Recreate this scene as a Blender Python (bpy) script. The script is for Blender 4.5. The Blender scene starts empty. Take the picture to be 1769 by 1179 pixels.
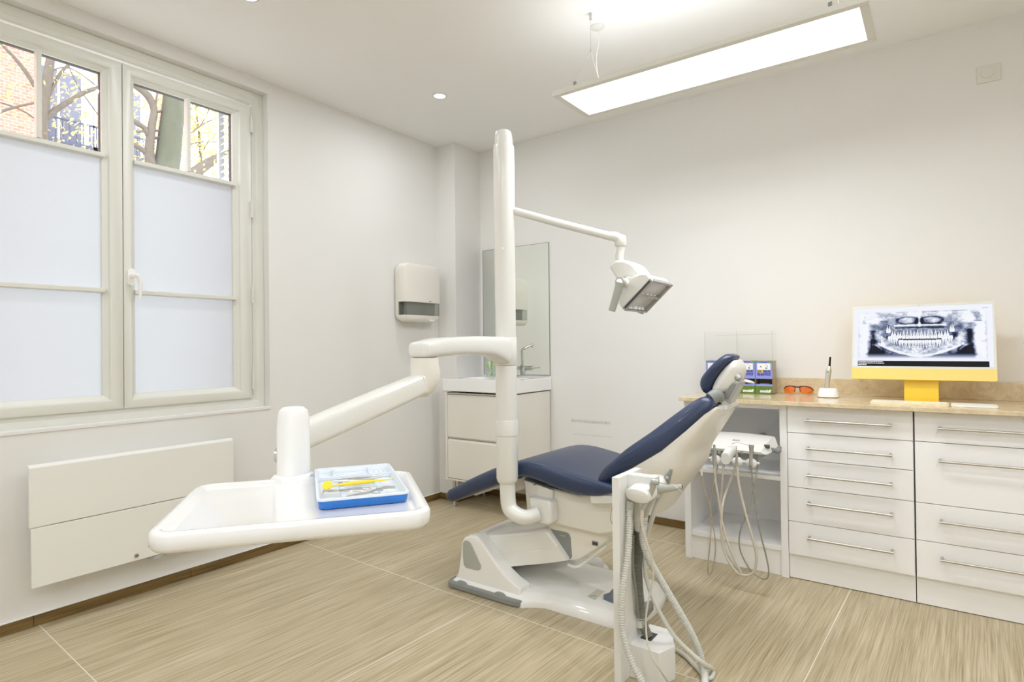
import bpy, bmesh, math, random
import numpy as np
from mathutils import Vector, Matrix
random.seed(7)
PI = math.pi
sc = bpy.context.scene
COL = sc.collection

# ------------------------------------------------------------------ camera
YAW, PITCH, ROLL, FPX, CAMH = 0.626775672, 0.00800613249, -0.0110992297, 1018.52973, 1.2
def cam_basis():
    cy, sy, cp, sp = math.cos(YAW), math.sin(YAW), math.cos(PITCH), math.sin(PITCH)
    f = Vector((-sy*cp, cy*cp, sp)); r = Vector((cy, sy, 0)); u = r.cross(f)
    cr, sr = math.cos(ROLL), math.sin(ROLL)
    return cr*r + sr*u, -sr*r + cr*u, f
CR, CU, CF = cam_basis()
EYE = Vector((0, 0, CAMH))
cd = bpy.data.cameras.new('camera'); cam = bpy.data.objects.new('camera', cd); COL.objects.link(cam)
cd.sensor_width = 36; cd.sensor_fit = 'HORIZONTAL'; cd.lens = FPX/1769*36; cd.clip_start = .02; cd.clip_end = 200
M = Matrix((CR, CU, -CF)).transposed().to_4x4(); M.translation = EYE; cam.matrix_world = M
sc.camera = cam
def P(ax, v, px, py):                       # photo pixel -> point on the plane  ax = v
    d = CF + (px-884.5)/FPX*CR - (py-589.5)/FPX*CU
    i = 'xyz'.index(ax); t = (v-EYE[i])/d[i]
    return EYE + d*t
def PXZ(y, L): return [(P('y', y, *q).x, P('y', y, *q).z) for q in L]

# ------------------------------------------------------------------ look, sky and lights
sc.view_settings.view_transform = 'Standard'; sc.view_settings.look = 'None'
sc.view_settings.gamma = 1; sc.view_settings.use_curve_mapping = False
sc.view_settings.exposure = -0.55
try:
    sc.cycles.max_bounces = 10; sc.cycles.diffuse_bounces = 6; sc.cycles.glossy_bounces = 4
    sc.cycles.transmission_bounces = 8; sc.cycles.transparent_max_bounces = 12
    sc.cycles.sample_clamp_indirect = 4; sc.cycles.caustics_reflective = False; sc.cycles.caustics_refractive = False
    sc.cycles.use_denoising = True
except Exception: pass
w = bpy.data.worlds.new('overcast_sky'); sc.world = w; w.use_nodes = True
bg = w.node_tree.nodes['Background']; bg.inputs[0].default_value = (.90, .955, 1, 1); bg.inputs[1].default_value = 8.2
def area_light(name, loc, size, power, color=(.945, .975, 1.03), size_y=None, rot=(0, 0, 0), spread=PI):
    l = bpy.data.lights.new(name, 'AREA'); l.energy = power; l.color = color; l.size = size; l.spread = spread
    if size_y: l.shape = 'RECTANGLE'; l.size_y = size_y
    else: l.shape = 'DISK'
    o = bpy.data.objects.new(name, l); COL.objects.link(o); o.location = loc; o.rotation_euler = rot
    return o
H = 2.785                                     # ceiling height
DOWN_AND_FILL_LIGHTS = [(-2.53, 2.745), (-2.485, 1.45), (-.4, -.35), (-2.4, .0), (.7, .0), (.75, 1.45), (-.75, -1.2), (.8, -1.2)]  # first pair is in view; the rest are unseen fill lamps added for light
for i, (x, y) in enumerate(DOWN_AND_FILL_LIGHTS):
    area_light('downlight_and_fill_lamp', (x, y, H-.012), .07, (9, 9, 15, 15, 20, 19, 15, 15)[i])
LX0, LX1, LY0, LY1, LZ = -1.444, -.178, 2.333, 2.668, 2.36
area_light('panel_lamp_down', ((LX0+LX1)/2, (LY0+LY1)/2, LZ-.012), 1.2, 26, (.945, .975, 1.03), .27)
area_light('panel_lamp_up', ((LX0+LX1)/2, (LY0+LY1)/2, LZ+.045), 1.2, 3.8, (.945, .975, 1.03), .27, (PI, 0, 0))
portal = area_light('window_portal', (-3.66, 1.23, 1.78), 1.5, 1, (1, 1, 1), 1.86, (0, -PI/2, 0)); portal.data.cycles.is_portal = True

# ------------------------------------------------------------------ materials
MAT = {}
def mat(name, col, rough=.5, metal=0., spec=.5, emit=None, es=0, trans=0, ior=1.45, alpha=1, coat=0, noise=0, nscale=30, bump=0, bscale=200):
    if name in MAT: return MAT[name]
    m = bpy.data.materials.new(name); m.use_nodes = True; n = m.node_tree.nodes; L = m.node_tree.links
    b = n['Principled BSDF']; I = b.inputs
    I['Base Color'].default_value = (*col, 1); I['Roughness'].default_value = rough; I['Metallic'].default_value = metal
    I['IOR'].default_value = ior; I['Specular IOR Level'].default_value = spec
    if trans: I['Transmission Weight'].default_value = trans
    if alpha < 1: I['Alpha'].default_value = alpha
    if coat: I['Coat Weight'].default_value = coat; I['Coat Roughness'].default_value = .08
    if emit: I['Emission Color'].default_value = (*emit, 1); I['Emission Strength'].default_value = es
    tc = n.new('ShaderNodeTexCoord')
    if noise:
        t = n.new('ShaderNodeTexNoise'); t.inputs['Scale'].default_value = nscale; t.inputs['Detail'].default_value = 4
        L.new(tc.outputs['Object'], t.inputs['Vector'])
        mx = n.new('ShaderNodeMix'); mx.data_type = 'RGBA'; L.new(t.outputs['Fac'], mx.inputs['Factor'])
        mx.inputs[6].default_value = (*[c*(1-noise) for c in col], 1); mx.inputs[7].default_value = (*[min(1, c*(1+noise)) for c in col], 1)
        L.new(mx.outputs[2], I['Base Color'])
    if bump:
        t = n.new('ShaderNodeTexNoise'); t.inputs['Scale'].default_value = bscale; L.new(tc.outputs['Object'], t.inputs['Vector'])
        bp = n.new('ShaderNodeBump'); bp.inputs['Strength'].default_value = bump; bp.inputs['Distance'].default_value = .002
        L.new(t.outputs['Fac'], bp.inputs['Height']); L.new(bp.outputs['Normal'], I['Normal'])
    MAT[name] = m; return m
def srgb(r, g, b): return tuple((c/255/12.92) if c <= 10 else ((c/255+.055)/1.055)**2.4 for c in (r, g, b))
mat('wall_paint', srgb(233, 232, 229), .85, noise=.012, nscale=3, bump=.05, bscale=300)
mat('ceiling_paint', srgb(247, 247, 246), .9, noise=.01, nscale=2)
mat('frame_pvc', srgb(224, 224, 216), .35)
mat('stand_laminate', srgb(234, 234, 231), .3, noise=.01, nscale=4)
mat('white_laminate', srgb(250, 250, 250), .3, noise=.01, nscale=4)
mat('white_plastic', srgb(232, 232, 227), .22, coat=.3)
mat('cream_plastic', srgb(234, 231, 222), .3, coat=.2)
mat('tray_plastic', srgb(238, 238, 236), .12, coat=.5)
mat('gloss_plastic', srgb(247, 247, 245), .1, coat=.6)
mat('grey_plastic', srgb(176, 178, 170), .4)
mat('mid_grey_plastic', srgb(140, 143, 140), .45)
mat('dark_grey', srgb(70, 72, 70), .5)
mat('black_plastic', srgb(20, 20, 22), .4)
mat('steel', (.62, .6, .56), .28, 1)
mat('brushed_steel', (.56, .53, .47), .38, 1)
mat('chrome', (.75, .75, .73), .08, 1)
mat('silver_paint', srgb(186, 187, 183), .3, .55)
mat('navy_leather', srgb(36, 52, 84), .4, spec=.7, coat=.1, noise=.12, nscale=6, bump=.12, bscale=350)
mat('hose_grey', srgb(208, 208, 200), .45)
mat('hose_dark', srgb(128, 128, 116), .5)
mat('hose_beige', srgb(206, 200, 186), .4)
mat('hose_tan', srgb(180, 168, 144), .4)
mat('blue_plastic', srgb(40, 120, 205), .3, coat=.2)
mat('tray_liner', srgb(222, 230, 238), .3)
mat('yellow_plastic', srgb(252, 222, 60), .35)
mat('radiator_white', srgb(238, 238, 232), .35)
mat('mirror_glass', (.86, .9, .85), .02, 1)
mat('display_yellow', srgb(250, 212, 70), .35, .0)
mat('chin_yellow', srgb(246, 212, 118), .35)
mat('pale_bezel', srgb(216, 218, 210), .3)
mat('orange_lens', srgb(255, 140, 10), .1, alpha=.82)
mat('purple_card', srgb(140, 150, 225), .5)
mat('green_card', srgb(95, 125, 40), .55, noise=.35, nscale=60)
mat('leaf_green', srgb(85, 165, 70), .55, noise=.2, nscale=80)
mat('white_card', srgb(240, 240, 240), .6)
mat('navy_ink', srgb(35, 40, 110), .6)
mat('yellow_ink', srgb(245, 215, 40), .6)
mat('grey_ink', srgb(120, 122, 125), .6)
mat('brown_card', srgb(165, 150, 120), .8)
mat('teal_button', srgb(60, 190, 165), .4)
mat('violet_led', srgb(190, 190, 240), .4)
mat('bark', srgb(98, 88, 78), .9, noise=.35, nscale=25, bump=.6, bscale=40)
mat('bark_mossy', srgb(84, 84, 70), .9, noise=.3, nscale=14, bump=.7, bscale=30)
mat('leaf_yellow', srgb(206, 184, 116), .7, noise=.2, nscale=3)
mat('shutter_white', srgb(225, 228, 230), .6)
mat('window_dark', srgb(104, 108, 124), .5)
mat('facade_pale', srgb(172, 178, 198), .8, noise=.06, nscale=2)
mat('rail_iron', srgb(70, 76, 100), .5)
mat('reflector', (.8, .78, .8), .12, 1)
mat('led_glow', (1, 1, 1), .4, emit=(.85, .82, 1), es=1.6)
mat('lamp_glow', (1, 1, 1), .4, emit=(1, .985, .96), es=4)
mat('brush_green', srgb(110, 200, 90), .4)
mat('brush_lime', srgb(205, 225, 120), .4)
mat('acrylic_edge', srgb(196, 200, 196), .3)
mat('gold', srgb(200, 165, 70), .3, .8)

def glass_mat(name, tint, fac=.08):
    m = bpy.data.materials.new(name); m.use_nodes = True; n = m.node_tree.nodes; L = m.node_tree.links; n.clear()
    o = n.new('ShaderNodeOutputMaterial'); mx = n.new('ShaderNodeMixShader'); t = n.new('ShaderNodeBsdfTransparent'); g = n.new('ShaderNodeBsdfGlossy')
    t.inputs[0].default_value = (*tint, 1); g.inputs['Roughness'].default_value = .03; g.inputs['Color'].default_value = (1, 1, 1, 1)
    f = n.new('ShaderNodeLayerWeight'); f.inputs[0].default_value = .5; pw = n.new('ShaderNodeMath'); pw.operation = 'POWER'; pw.inputs[1].default_value = 4; L.new(f.outputs['Facing'], pw.inputs[0])
    a = n.new('ShaderNodeMath'); a.operation = 'MULTIPLY_ADD'; a.inputs[1].default_value = .3; a.inputs[2].default_value = fac*.4; L.new(pw.outputs[0], a.inputs[0])
    L.new(a.outputs[0], mx.inputs[0]); L.new(t.outputs[0], mx.inputs[1]); L.new(g.outputs[0], mx.inputs[2]); L.new(mx.outputs[0], o.inputs[0])
    MAT[name] = m; return m
glass_mat('clear_glass', (.97, .98, .98)); glass_mat('acrylic', (.994, .995, .993), .02); glass_mat('smoke_clear', (.78, .79, .77))
def frosted_mat():
    m = bpy.data.materials.new('frosted_film'); m.use_nodes = True; n = m.node_tree.nodes; L = m.node_tree.links; n.clear()
    o = n.new('ShaderNodeOutputMaterial'); mx = n.new('ShaderNodeMixShader'); t = n.new('ShaderNodeBsdfTranslucent'); d = n.new('ShaderNodeBsdfDiffuse')
    t.inputs[0].default_value = (.60, .645, .665, 1); d.inputs[0].default_value = (.9, .92, .95, 1); mx.inputs[0].default_value = .3
    L.new(t.outputs[0], mx.inputs[1]); L.new(d.outputs[0], mx.inputs[2]); L.new(mx.outputs[0], o.inputs[0]); MAT['frosted_film'] = m
frosted_mat()

def nodes_of(name, rough=.5):
    m = bpy.data.materials.new(name); m.use_nodes = True; MAT[name] = m
    n = m.node_tree.nodes; return m, n, m.node_tree.links, n['Principled BSDF']
def math_node(n, L, op, a, b=None, c=None):
    x = n.new('ShaderNodeMath'); x.operation = op
    for i, v in enumerate((a, b, c)):
        if v is None: continue
        if isinstance(v, (int, float)): x.inputs[i].default_value = v
        else: L.new(v, x.inputs[i])
    return x.outputs[0]
def grain_floor():
    m, n, L, b = nodes_of('wood_grain_tile')
    g = n.new('ShaderNodeNewGeometry'); mp = n.new('ShaderNodeMapping'); L.new(g.outputs['Position'], mp.inputs[0])
    mp.inputs['Rotation'].default_value = (0, 0, math.radians(2.4)); mp.vector_type = 'POINT'
    # rotated coordinates: u along the joints in x, v along the grain
    sep = n.new('ShaderNodeSeparateXYZ'); L.new(mp.outputs[0], sep.inputs[0])
    u, v = sep.outputs[0], sep.outputs[1]
    T = 1.32
    uo = -3.05*math.cos(math.radians(2.4)) - 2.19*math.sin(math.radians(2.4)); vo = -3.05*math.sin(math.radians(2.4)) + 2.19*math.cos(math.radians(2.4))
    un = math_node(n, L, 'DIVIDE', math_node(n, L, 'SUBTRACT', u, uo), T); vn = math_node(n, L, 'DIVIDE', math_node(n, L, 'SUBTRACT', v, vo), T)
    iu = math_node(n, L, 'FLOOR', un); iv = math_node(n, L, 'FLOOR', vn); fu = math_node(n, L, 'FRACT', un); fv = math_node(n, L, 'FRACT', vn)
    def edge(f): return math_node(n, L, 'LESS_THAN', math_node(n, L, 'MINIMUM', f, math_node(n, L, 'SUBTRACT', 1, f)), .0014)
    grout = math_node(n, L, 'MAXIMUM', edge(fu), edge(fv))
    off = math_node(n, L, 'ADD', math_node(n, L, 'MULTIPLY', iu, 7.3), math_node(n, L, 'MULTIPLY', iv, 3.7))
    def streak(sx, sy, det, k):
        c = n.new('ShaderNodeCombineXYZ'); L.new(math_node(n, L, 'ADD', math_node(n, L, 'MULTIPLY', u, sx), off), c.inputs[0])
        L.new(math_node(n, L, 'MULTIPLY', v, sy), c.inputs[1]); c.inputs[2].default_value = k
        t = n.new('ShaderNodeTexNoise'); t.inputs['Scale'].default_value = 1; t.inputs['Detail'].default_value = det; t.inputs['Roughness'].default_value = .6
        L.new(c.outputs[0], t.inputs['Vector']); return t.outputs['Fac']
    a1 = streak(70, 1.6, 3, 0); a2 = streak(220, 3.5, 2, 5); a3 = streak(9, .7, 3, 9)
    s = math_node(n, L, 'ADD', math_node(n, L, 'MULTIPLY', a1, .42), math_node(n, L, 'ADD', math_node(n, L, 'MULTIPLY', a2, .50), math_node(n, L, 'MULTIPLY', a3, .16)))
    r = n.new('ShaderNodeValToRGB'); L.new(s, r.inputs[0]); e = r.color_ramp.elements
    e[0].position = .36; e[0].color = (*srgb(150, 134, 102), 1); e[1].position = .74; e[1].color = (*srgb(214, 202, 176), 1)
    x = e.new(.5); x.color = (*srgb(178, 164, 132), 1); x = e.new(.58); x.color = (*srgb(194, 180, 150), 1)
    mx = n.new('ShaderNodeMix'); mx.data_type = 'RGBA'; L.new(grout, mx.inputs['Factor']); L.new(r.outputs[0], mx.inputs[6]); mx.inputs[7].default_value = (*srgb(232, 226, 210), 1)
    L.new(mx.outputs[2], b.inputs['Base Color']); b.inputs['Roughness'].default_value = .42; b.inputs['Specular IOR Level'].default_value = .35
    bp = n.new('ShaderNodeBump'); bp.inputs['Strength'].default_value = .15; bp.inputs['Distance'].default_value = .001; L.new(s, bp.inputs['Height']); L.new(bp.outputs[0], b.inputs['Normal'])
grain_floor()
def skirting():
    m, n, L, b = nodes_of('brown_tile')
    tc = n.new('ShaderNodeTexCoord'); mp = n.new('ShaderNodeMapping'); L.new(tc.outputs['Object'], mp.inputs[0]); mp.inputs['Scale'].default_value = (2, 2, 140)
    t = n.new('ShaderNodeTexNoise'); t.inputs['Scale'].default_value = 2; t.inputs['Detail'].default_value = 5; L.new(mp.outputs[0], t.inputs['Vector'])
    r = n.new('ShaderNodeValToRGB'); L.new(t.outputs['Fac'], r.inputs[0]); e = r.color_ramp.elements
    e[0].position = .35; e[0].color = (*srgb(92, 70, 34), 1); e[1].position = .7; e[1].color = (*srgb(140, 114, 66), 1)
    L.new(r.outputs[0], b.inputs['Base Color']); b.inputs['Roughness'].default_value = .45
skirting()
def stone():
    m, n, L, b = nodes_of('beige_stone')
    tc = n.new('ShaderNodeTexCoord')
    t = n.new('ShaderNodeTexNoise'); t.inputs['Scale'].default_value = 14; t.inputs['Detail'].default_value = 8; t.inputs['Distortion'].default_value = 1.2; L.new(tc.outputs['Object'], t.inputs['Vector'])
    v = n.new('ShaderNodeTexVoronoi'); v.inputs['Scale'].default_value = 160; L.new(tc.outputs['Object'], v.inputs['Vector'])
    s = math_node(n, L, 'ADD', math_node(n, L, 'MULTIPLY', t.outputs['Fac'], .85), math_node(n, L, 'MULTIPLY', v.outputs['Distance'], .25))
    r = n.new('ShaderNodeValToRGB'); L.new(s, r.inputs[0]); e = r.color_ramp.elements
    e[0].position = .3; e[0].color = (*srgb(196, 176, 138), 1); e[1].position = .75; e[1].color = (*srgb(230, 214, 182), 1)
    L.new(r.outputs[0], b.inputs['Base Color']); b.inputs['Roughness'].default_value = .13
stone()
def brick():
    m, n, L, b = nodes_of('pink_brick')
    tc = n.new('ShaderNodeTexCoord'); mp = n.new('ShaderNodeMapping'); L.new(tc.outputs['Object'], mp.inputs[0]); mp.inputs['Rotation'].default_value = (PI/2, 0, PI/2)
    sep = n.new('ShaderNodeSeparateXYZ'); L.new(tc.outputs['Object'], sep.inputs[0]); c = n.new('ShaderNodeCombineXYZ'); L.new(sep.outputs[1], c.inputs[0]); L.new(sep.outputs[2], c.inputs[1])
    t = n.new('ShaderNodeTexBrick'); L.new(c.outputs[0], t.inputs['Vector']); t.inputs['Scale'].default_value = 4.2; t.inputs['Mortar Size'].default_value = .022
    t.inputs['Color1'].default_value = (*srgb(196, 122, 108), 1); t.inputs['Color2'].default_value = (*srgb(180, 104, 92), 1); t.inputs['Mortar'].default_value = (*srgb(200, 152, 138), 1)
    L.new(t.outputs['Color'], b.inputs['Base Color']); b.inputs['Roughness'].default_value = .9
brick()
def scuffed():
    m, n, L, b = nodes_of('scuffed_wall_paint')
    g = n.new('ShaderNodeNewGeometry'); sep = n.new('ShaderNodeSeparateXYZ'); L.new(g.outputs['Position'], sep.inputs[0])
    t = n.new('ShaderNodeTexNoise'); t.inputs['Scale'].default_value = 60; L.new(g.outputs['Position'], t.inputs['Vector'])
    def band(z0, hw, x0, x1, k):
        dz = math_node(n, L, 'ABSOLUTE', math_node(n, L, 'SUBTRACT', sep.outputs[2], z0)); a = math_node(n, L, 'SUBTRACT', 1, math_node(n, L, 'DIVIDE', dz, hw))
        inx = math_node(n, L, 'MULTIPLY', math_node(n, L, 'GREATER_THAN', sep.outputs[0], x0), math_node(n, L, 'LESS_THAN', sep.outputs[0], x1))
        return math_node(n, L, 'MULTIPLY', math_node(n, L, 'MULTIPLY', math_node(n, L, 'MAXIMUM', a, 0), inx), math_node(n, L, 'MULTIPLY', math_node(n, L, 'POWER', t.outputs['Fac'], 1.6), k*1.6))
    s = math_node(n, L, 'ADD', band(.648, .016, -2.19, -1.87, .85), band(.552, .007, -2.17, -1.87, .45))
    mx = n.new('ShaderNodeMix'); mx.data_type = 'RGBA'; L.new(s, mx.inputs['Factor']); mx.inputs[6].default_value = (*srgb(233, 232, 229), 1); mx.inputs[7].default_value = (*srgb(160, 156, 138), 1)
    L.new(mx.outputs[2], b.inputs['Base Color']); b.inputs['Roughness'].default_value = .85
scuffed()

# ------------------------------------------------------------------ mesh helpers
def pillow(bm, A, B, yc, w, r, steps=5, wfun=None, N=44, endr=None):
    """cushion between an upper line A and a lower line B (lists of x, z), extruded across y with rounded rims and ends"""
    def dense(L): return [Vector((p.x, p.z)) for p in smooth_path([(x, 0, z) for x, z in L], 10)]
    a, c = dense(A), dense(B); m = len(a)
    mid = [(p+q)/2 for p, q in zip(a, c)]; half = [(p-q)/2 for p, q in zip(a, c)]
    S = [0.]
    for p, q in zip(mid, mid[1:]): S.append(S[-1]+(q-p).length)
    Lt = S[-1]; hm = float(np.median([h.length for h in half])); R = endr or hm
    def at(s, F, k): return float(np.interp(s, S, [v[k] for v in F]))
    us = [.5-.5*math.cos(PI*i/(N-1)) for i in range(N)]
    rim = [(-w + r*(1-math.cos(PI/2*i/steps)), r*(1-math.sin(PI/2*i/steps))) for i in range(steps+1)]
    rim = rim + [(-y, d) for y, d in rim[::-1]]
    rings = []
    for y, d in rim:
        T_, B_ = [], []
        for u in us:
            s0 = u*Lt; s_ = Lt/2+(s0-Lt/2)*(1-2*d/Lt); e = min(s0, Lt-s0)/R
            f = math.sqrt(max(.0009, 1-(1-min(1, e))**2))*(1-d/hm)
            mm = Vector((at(s_, mid, 0), at(s_, mid, 1))); hh = Vector((at(s_, half, 0), at(s_, half, 1)))*f
            for q, Lx in ((mm+hh, T_), (mm-hh, B_)):
                Lx.append((q.x, yc+y*(wfun(q.x, q.y) if wfun else 1), q.y))
        rings.append(T_+B_[::-1])
    V = [[bm.verts.new(p) for p in r_] for r_ in rings]; n = 2*N
    for p, q in zip(V, V[1:]):
        for i in range(n): bm.faces.new((p[i], p[(i+1) % n], q[(i+1) % n], q[i]))
    for r_ in (V[0], V[-1]):
        for i in range(N-1): bm.faces.new((r_[i], r_[i+1], r_[n-2-i], r_[n-1-i]))
def NB(): return bmesh.new()
def box(bm, x0, x1, y0, y1, z0, z1):
    v = [bm.verts.new((x, y, z)) for x in (x0, x1) for y in (y0, y1) for z in (z0, z1)]
    for f in ((0, 1, 3, 2), (4, 6, 7, 5), (0, 4, 5, 1), (2, 3, 7, 6), (0, 2, 6, 4), (1, 5, 7, 3)): bm.faces.new([v[i] for i in f])
def loft(bm, rings, cap=True, closed=False):
    R = [[bm.verts.new(p) for p in r] for r in rings]; n = len(R[0])
    for a, b in zip(R, R[1:] + ([R[0]] if closed else [])):
        for i in range(n): bm.faces.new((a[i], a[(i+1) % n], b[(i+1) % n], b[i]))
    if cap and not closed: bm.faces.new(R[0][::-1]); bm.faces.new(R[-1])
def prism(bm, poly, ax, a, b):               # poly in the plane across axis ax
    def pt(p, t):
        q = list(p); q.insert('xyz'.index(ax), t); return q
    loft(bm, [[pt(p, a) for p in poly], [pt(p, b) for p in poly]])
def smooth_path(pts, k=8):
    pts = [Vector(p) for p in pts]; out = []
    if len(pts) == 2: return [pts[0].lerp(pts[1], i/k) for i in range(k+1)]
    ext = [2*pts[0]-pts[1]] + pts + [2*pts[-1]-pts[-2]]
    for i in range(1, len(ext)-2):
        p0, p1, p2, p3 = ext[i-1:i+3]
        for j in range(k):
            t = j/k; out.append(.5*((2*p1)+(p2-p0)*t+(2*p0-5*p1+4*p2-p3)*t*t+(3*p1-p0-3*p2+p3)*t**3))
    out.append(pts[-1]); return out
def tube(bm, pts, r, n=12, k=8, smooth=True, ribs=0, flat=1):
    path = smooth_path(pts, k) if smooth else [Vector(p) for p in pts]
    if ribs:                                   # resample finely and ripple the radius
        L = [0]
        for a, b in zip(path, path[1:]): L.append(L[-1]+(b-a).length)
        step = ribs/4; N = int(L[-1]/step); fine = []; j = 0
        for i in range(N+1):
            s = i*step
            while j < len(L)-2 and L[j+1] < s: j += 1
            t = (s-L[j])/max(1e-9, L[j+1]-L[j]); fine.append(path[j].lerp(path[j+1], t))
        path = fine
    m = len(path); rings = []; up = None
    for i, p in enumerate(path):
        t = (path[min(i+1, m-1)]-path[max(i-1, 0)]).normalized()
        if up is None: up = t.orthogonal().normalized()
        up = (up - t*up.dot(t)).normalized(); s = t.cross(up)
        rr = float(np.interp(i/(m-1), [q/(len(r)-1) for q in range(len(r))], r) if isinstance(r, (list, tuple)) else r)
        if ribs: rr *= (1.0, 1.0, .80, .80)[i % 4]
        rings.append([p + rr*(math.cos(a)*up + math.sin(a)*s*flat) for a in [2*PI*q/n for q in range(n)]])
    loft(bm, rings)
def cyl(bm, a, b, r, n=20, r2=None):
    a, b = Vector(a), Vector(b); t = (b-a).normalized(); u = t.orthogonal().normalized(); s = t.cross(u); r2 = r if r2 is None else r2
    loft(bm, [[p + q*(math.cos(x)*u+math.sin(x)*s) for x in [2*PI*i/n for i in range(n)]] for p, q in ((a, r), (b, r2))])
def lathe(bm, prof, c=(0, 0, 0), n=28, axis='z'):
    def pt(r, h, a):
        x, y = r*math.cos(a), r*math.sin(a)
        return {'z': (c[0]+x, c[1]+y, c[2]+h), 'y': (c[0]+x, c[1]+h, c[2]+y), 'x': (c[0]+h, c[1]+x, c[2]+y)}[axis]
    loft(bm, [[pt(max(r, 1e-5), h, 2*PI*i/n) for i in range(n)] for r, h in prof])
def ball(bm, c, r, n=14, sx=1, sy=1, sz=1):
    lathe(bm, [], c) if False else None
    rings = []
    for j in range(1, n):
        ph = PI*j/n; rings.append([(c[0]+r*sx*math.sin(ph)*math.cos(a), c[1]+r*sy*math.sin(ph)*math.sin(a), c[2]-r*sz*math.cos(ph)) for a in [2*PI*i/(2*n) for i in range(2*n)]])
    loft(bm, rings)
def rrect(w, h, r, n=5, cx=0, cy=0):          # rounded rectangle outline
    r = min(r, w/2-1e-4, h/2-1e-4); o = []
    for sx, sy, a0 in ((1, 1, 0), (-1, 1, PI/2), (-1, -1, PI), (1, -1, 3*PI/2)):
        for i in range(n+1):
            a = a0 + PI/2*i/n; o.append((cx+sx*(w/2-r)+r*math.cos(a), cy+sy*(h/2-r)+r*math.sin(a)))
    return o
def super_ring(c, u, v, a, b, e=3.0, n=28):    # superellipse ring round centre c, axes u, v
    o = []
    for i in range(n):
        t = 2*PI*i/n; ct, st = math.cos(t), math.sin(t)
        o.append(Vector(c) + u*(a*abs(ct)**(2/e)*(1 if ct >= 0 else -1)) + v*(b*abs(st)**(2/e)*(1 if st >= 0 else -1)))
    return o
def frame_ring(bm, plane_x, y0, y1, z0, z1, prof):   # mitred frame, prof = [(inset, x)]
    loft(bm, [[(x, y0+i, z0+i), (x, y1-i, z0+i), (x, y1-i, z1-i), (x, y0+i, z1-i)] for i, x in prof], cap=False, closed=True)
def smooth_by(me, ang):
    me.polygons.foreach_set('use_smooth', [True]*len(me.polygons))
    try: me.set_sharp_from_angle(angle=math.radians(ang))
    except Exception: pass
def obj(name, bm, m, parent=None, bevel=0, seg=2, sharp=35, sub=0, local=False, slots=None):
    if parent is not None and not local:
        top = parent
        mats = []
        while top is not None: mats.append(top.matrix_basis.copy()); top = top.parent
        W = Matrix()
        for q in reversed(mats): W = W @ q
        bmesh.ops.transform(bm, matrix=W.inverted(), verts=bm.verts)
    bmesh.ops.recalc_face_normals(bm, faces=bm.faces)
    me = bpy.data.meshes.new(name); bm.to_mesh(me); bm.free()
    me.materials.append(MAT[m] if isinstance(m, str) else m)
    for s in (slots or []): me.materials.append(MAT[s])
    smooth_by(me, sharp)
    o = bpy.data.objects.new(name, me); COL.objects.link(o); o.parent = parent
    if bevel:
        b = o.modifiers.new('edge', 'BEVEL'); b.width = bevel; b.segments = seg; b.limit_method = 'ANGLE'; b.angle_limit = math.radians(30)
    if sub:
        s = o.modifiers.new('sub', 'SUBSURF'); s.levels = sub; s.render_levels = sub
    return o
def tag(o, label=None, cat=None, group=None, kind=None):
    if label: o['label'] = label
    if cat: o['category'] = cat
    if group: o['group'] = group
    if kind: o['kind'] = kind
    return o
def thing(name, label, cat, loc=(0, 0, 0), rotz=0, group=None):
    o = bpy.data.objects.new(name, None); COL.objects.link(o); o.empty_display_size = .05
    o.location = loc; o.rotation_euler = (0, 0, rotz); o.matrix_basis = Matrix.Translation(loc) @ Matrix.Rotation(rotz, 4, 'Z')
    return tag(o, label, cat, group)
def struct(name, bm, m, parent=None, **k):
    o = obj(name, bm, m, parent, **k)
    if parent is None: o['kind'] = 'structure'
    return o
def copy_tree(o, parent=None):
    c = o.copy(); COL.objects.link(c); c.parent = parent
    for ch in o.children: copy_tree(ch, c)
    return c
def text(name, s, size, m, parent, loc, rot, bold=0, align='CENTER', shear=0, sx=1, extrude=.0002):
    cu = bpy.data.curves.new(name, 'FONT'); cu.body = s; cu.size = size; cu.align_x = align; cu.align_y = 'CENTER'; cu.extrude = extrude; cu.offset = bold; cu.shear = shear
    tmp = bpy.data.objects.new(name, cu); COL.objects.link(tmp)
    dg = bpy.context.evaluated_depsgraph_get(); me = bpy.data.meshes.new_from_object(tmp.evaluated_get(dg))
    COL.objects.unlink(tmp); bpy.data.objects.remove(tmp)
    me.name = name; me.materials.clear(); me.materials.append(MAT[m])
    o = bpy.data.objects.new(name, me); COL.objects.link(o); o.parent = parent
    W = Matrix(); q = parent; mats = []
    while q is not None: mats.append(q.matrix_basis.copy()); q = q.parent
    for k in reversed(mats): W = W @ k
    Wm = Matrix.Translation(loc) @ rot.to_4x4() @ Matrix.Diagonal((sx, 1, 1, 1))
    me.transform(W.inverted() @ Wm)
    return o
R_FRONT = Matrix.Rotation(PI/2, 3, 'X')        # text lying in the xz plane and facing -y
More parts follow.
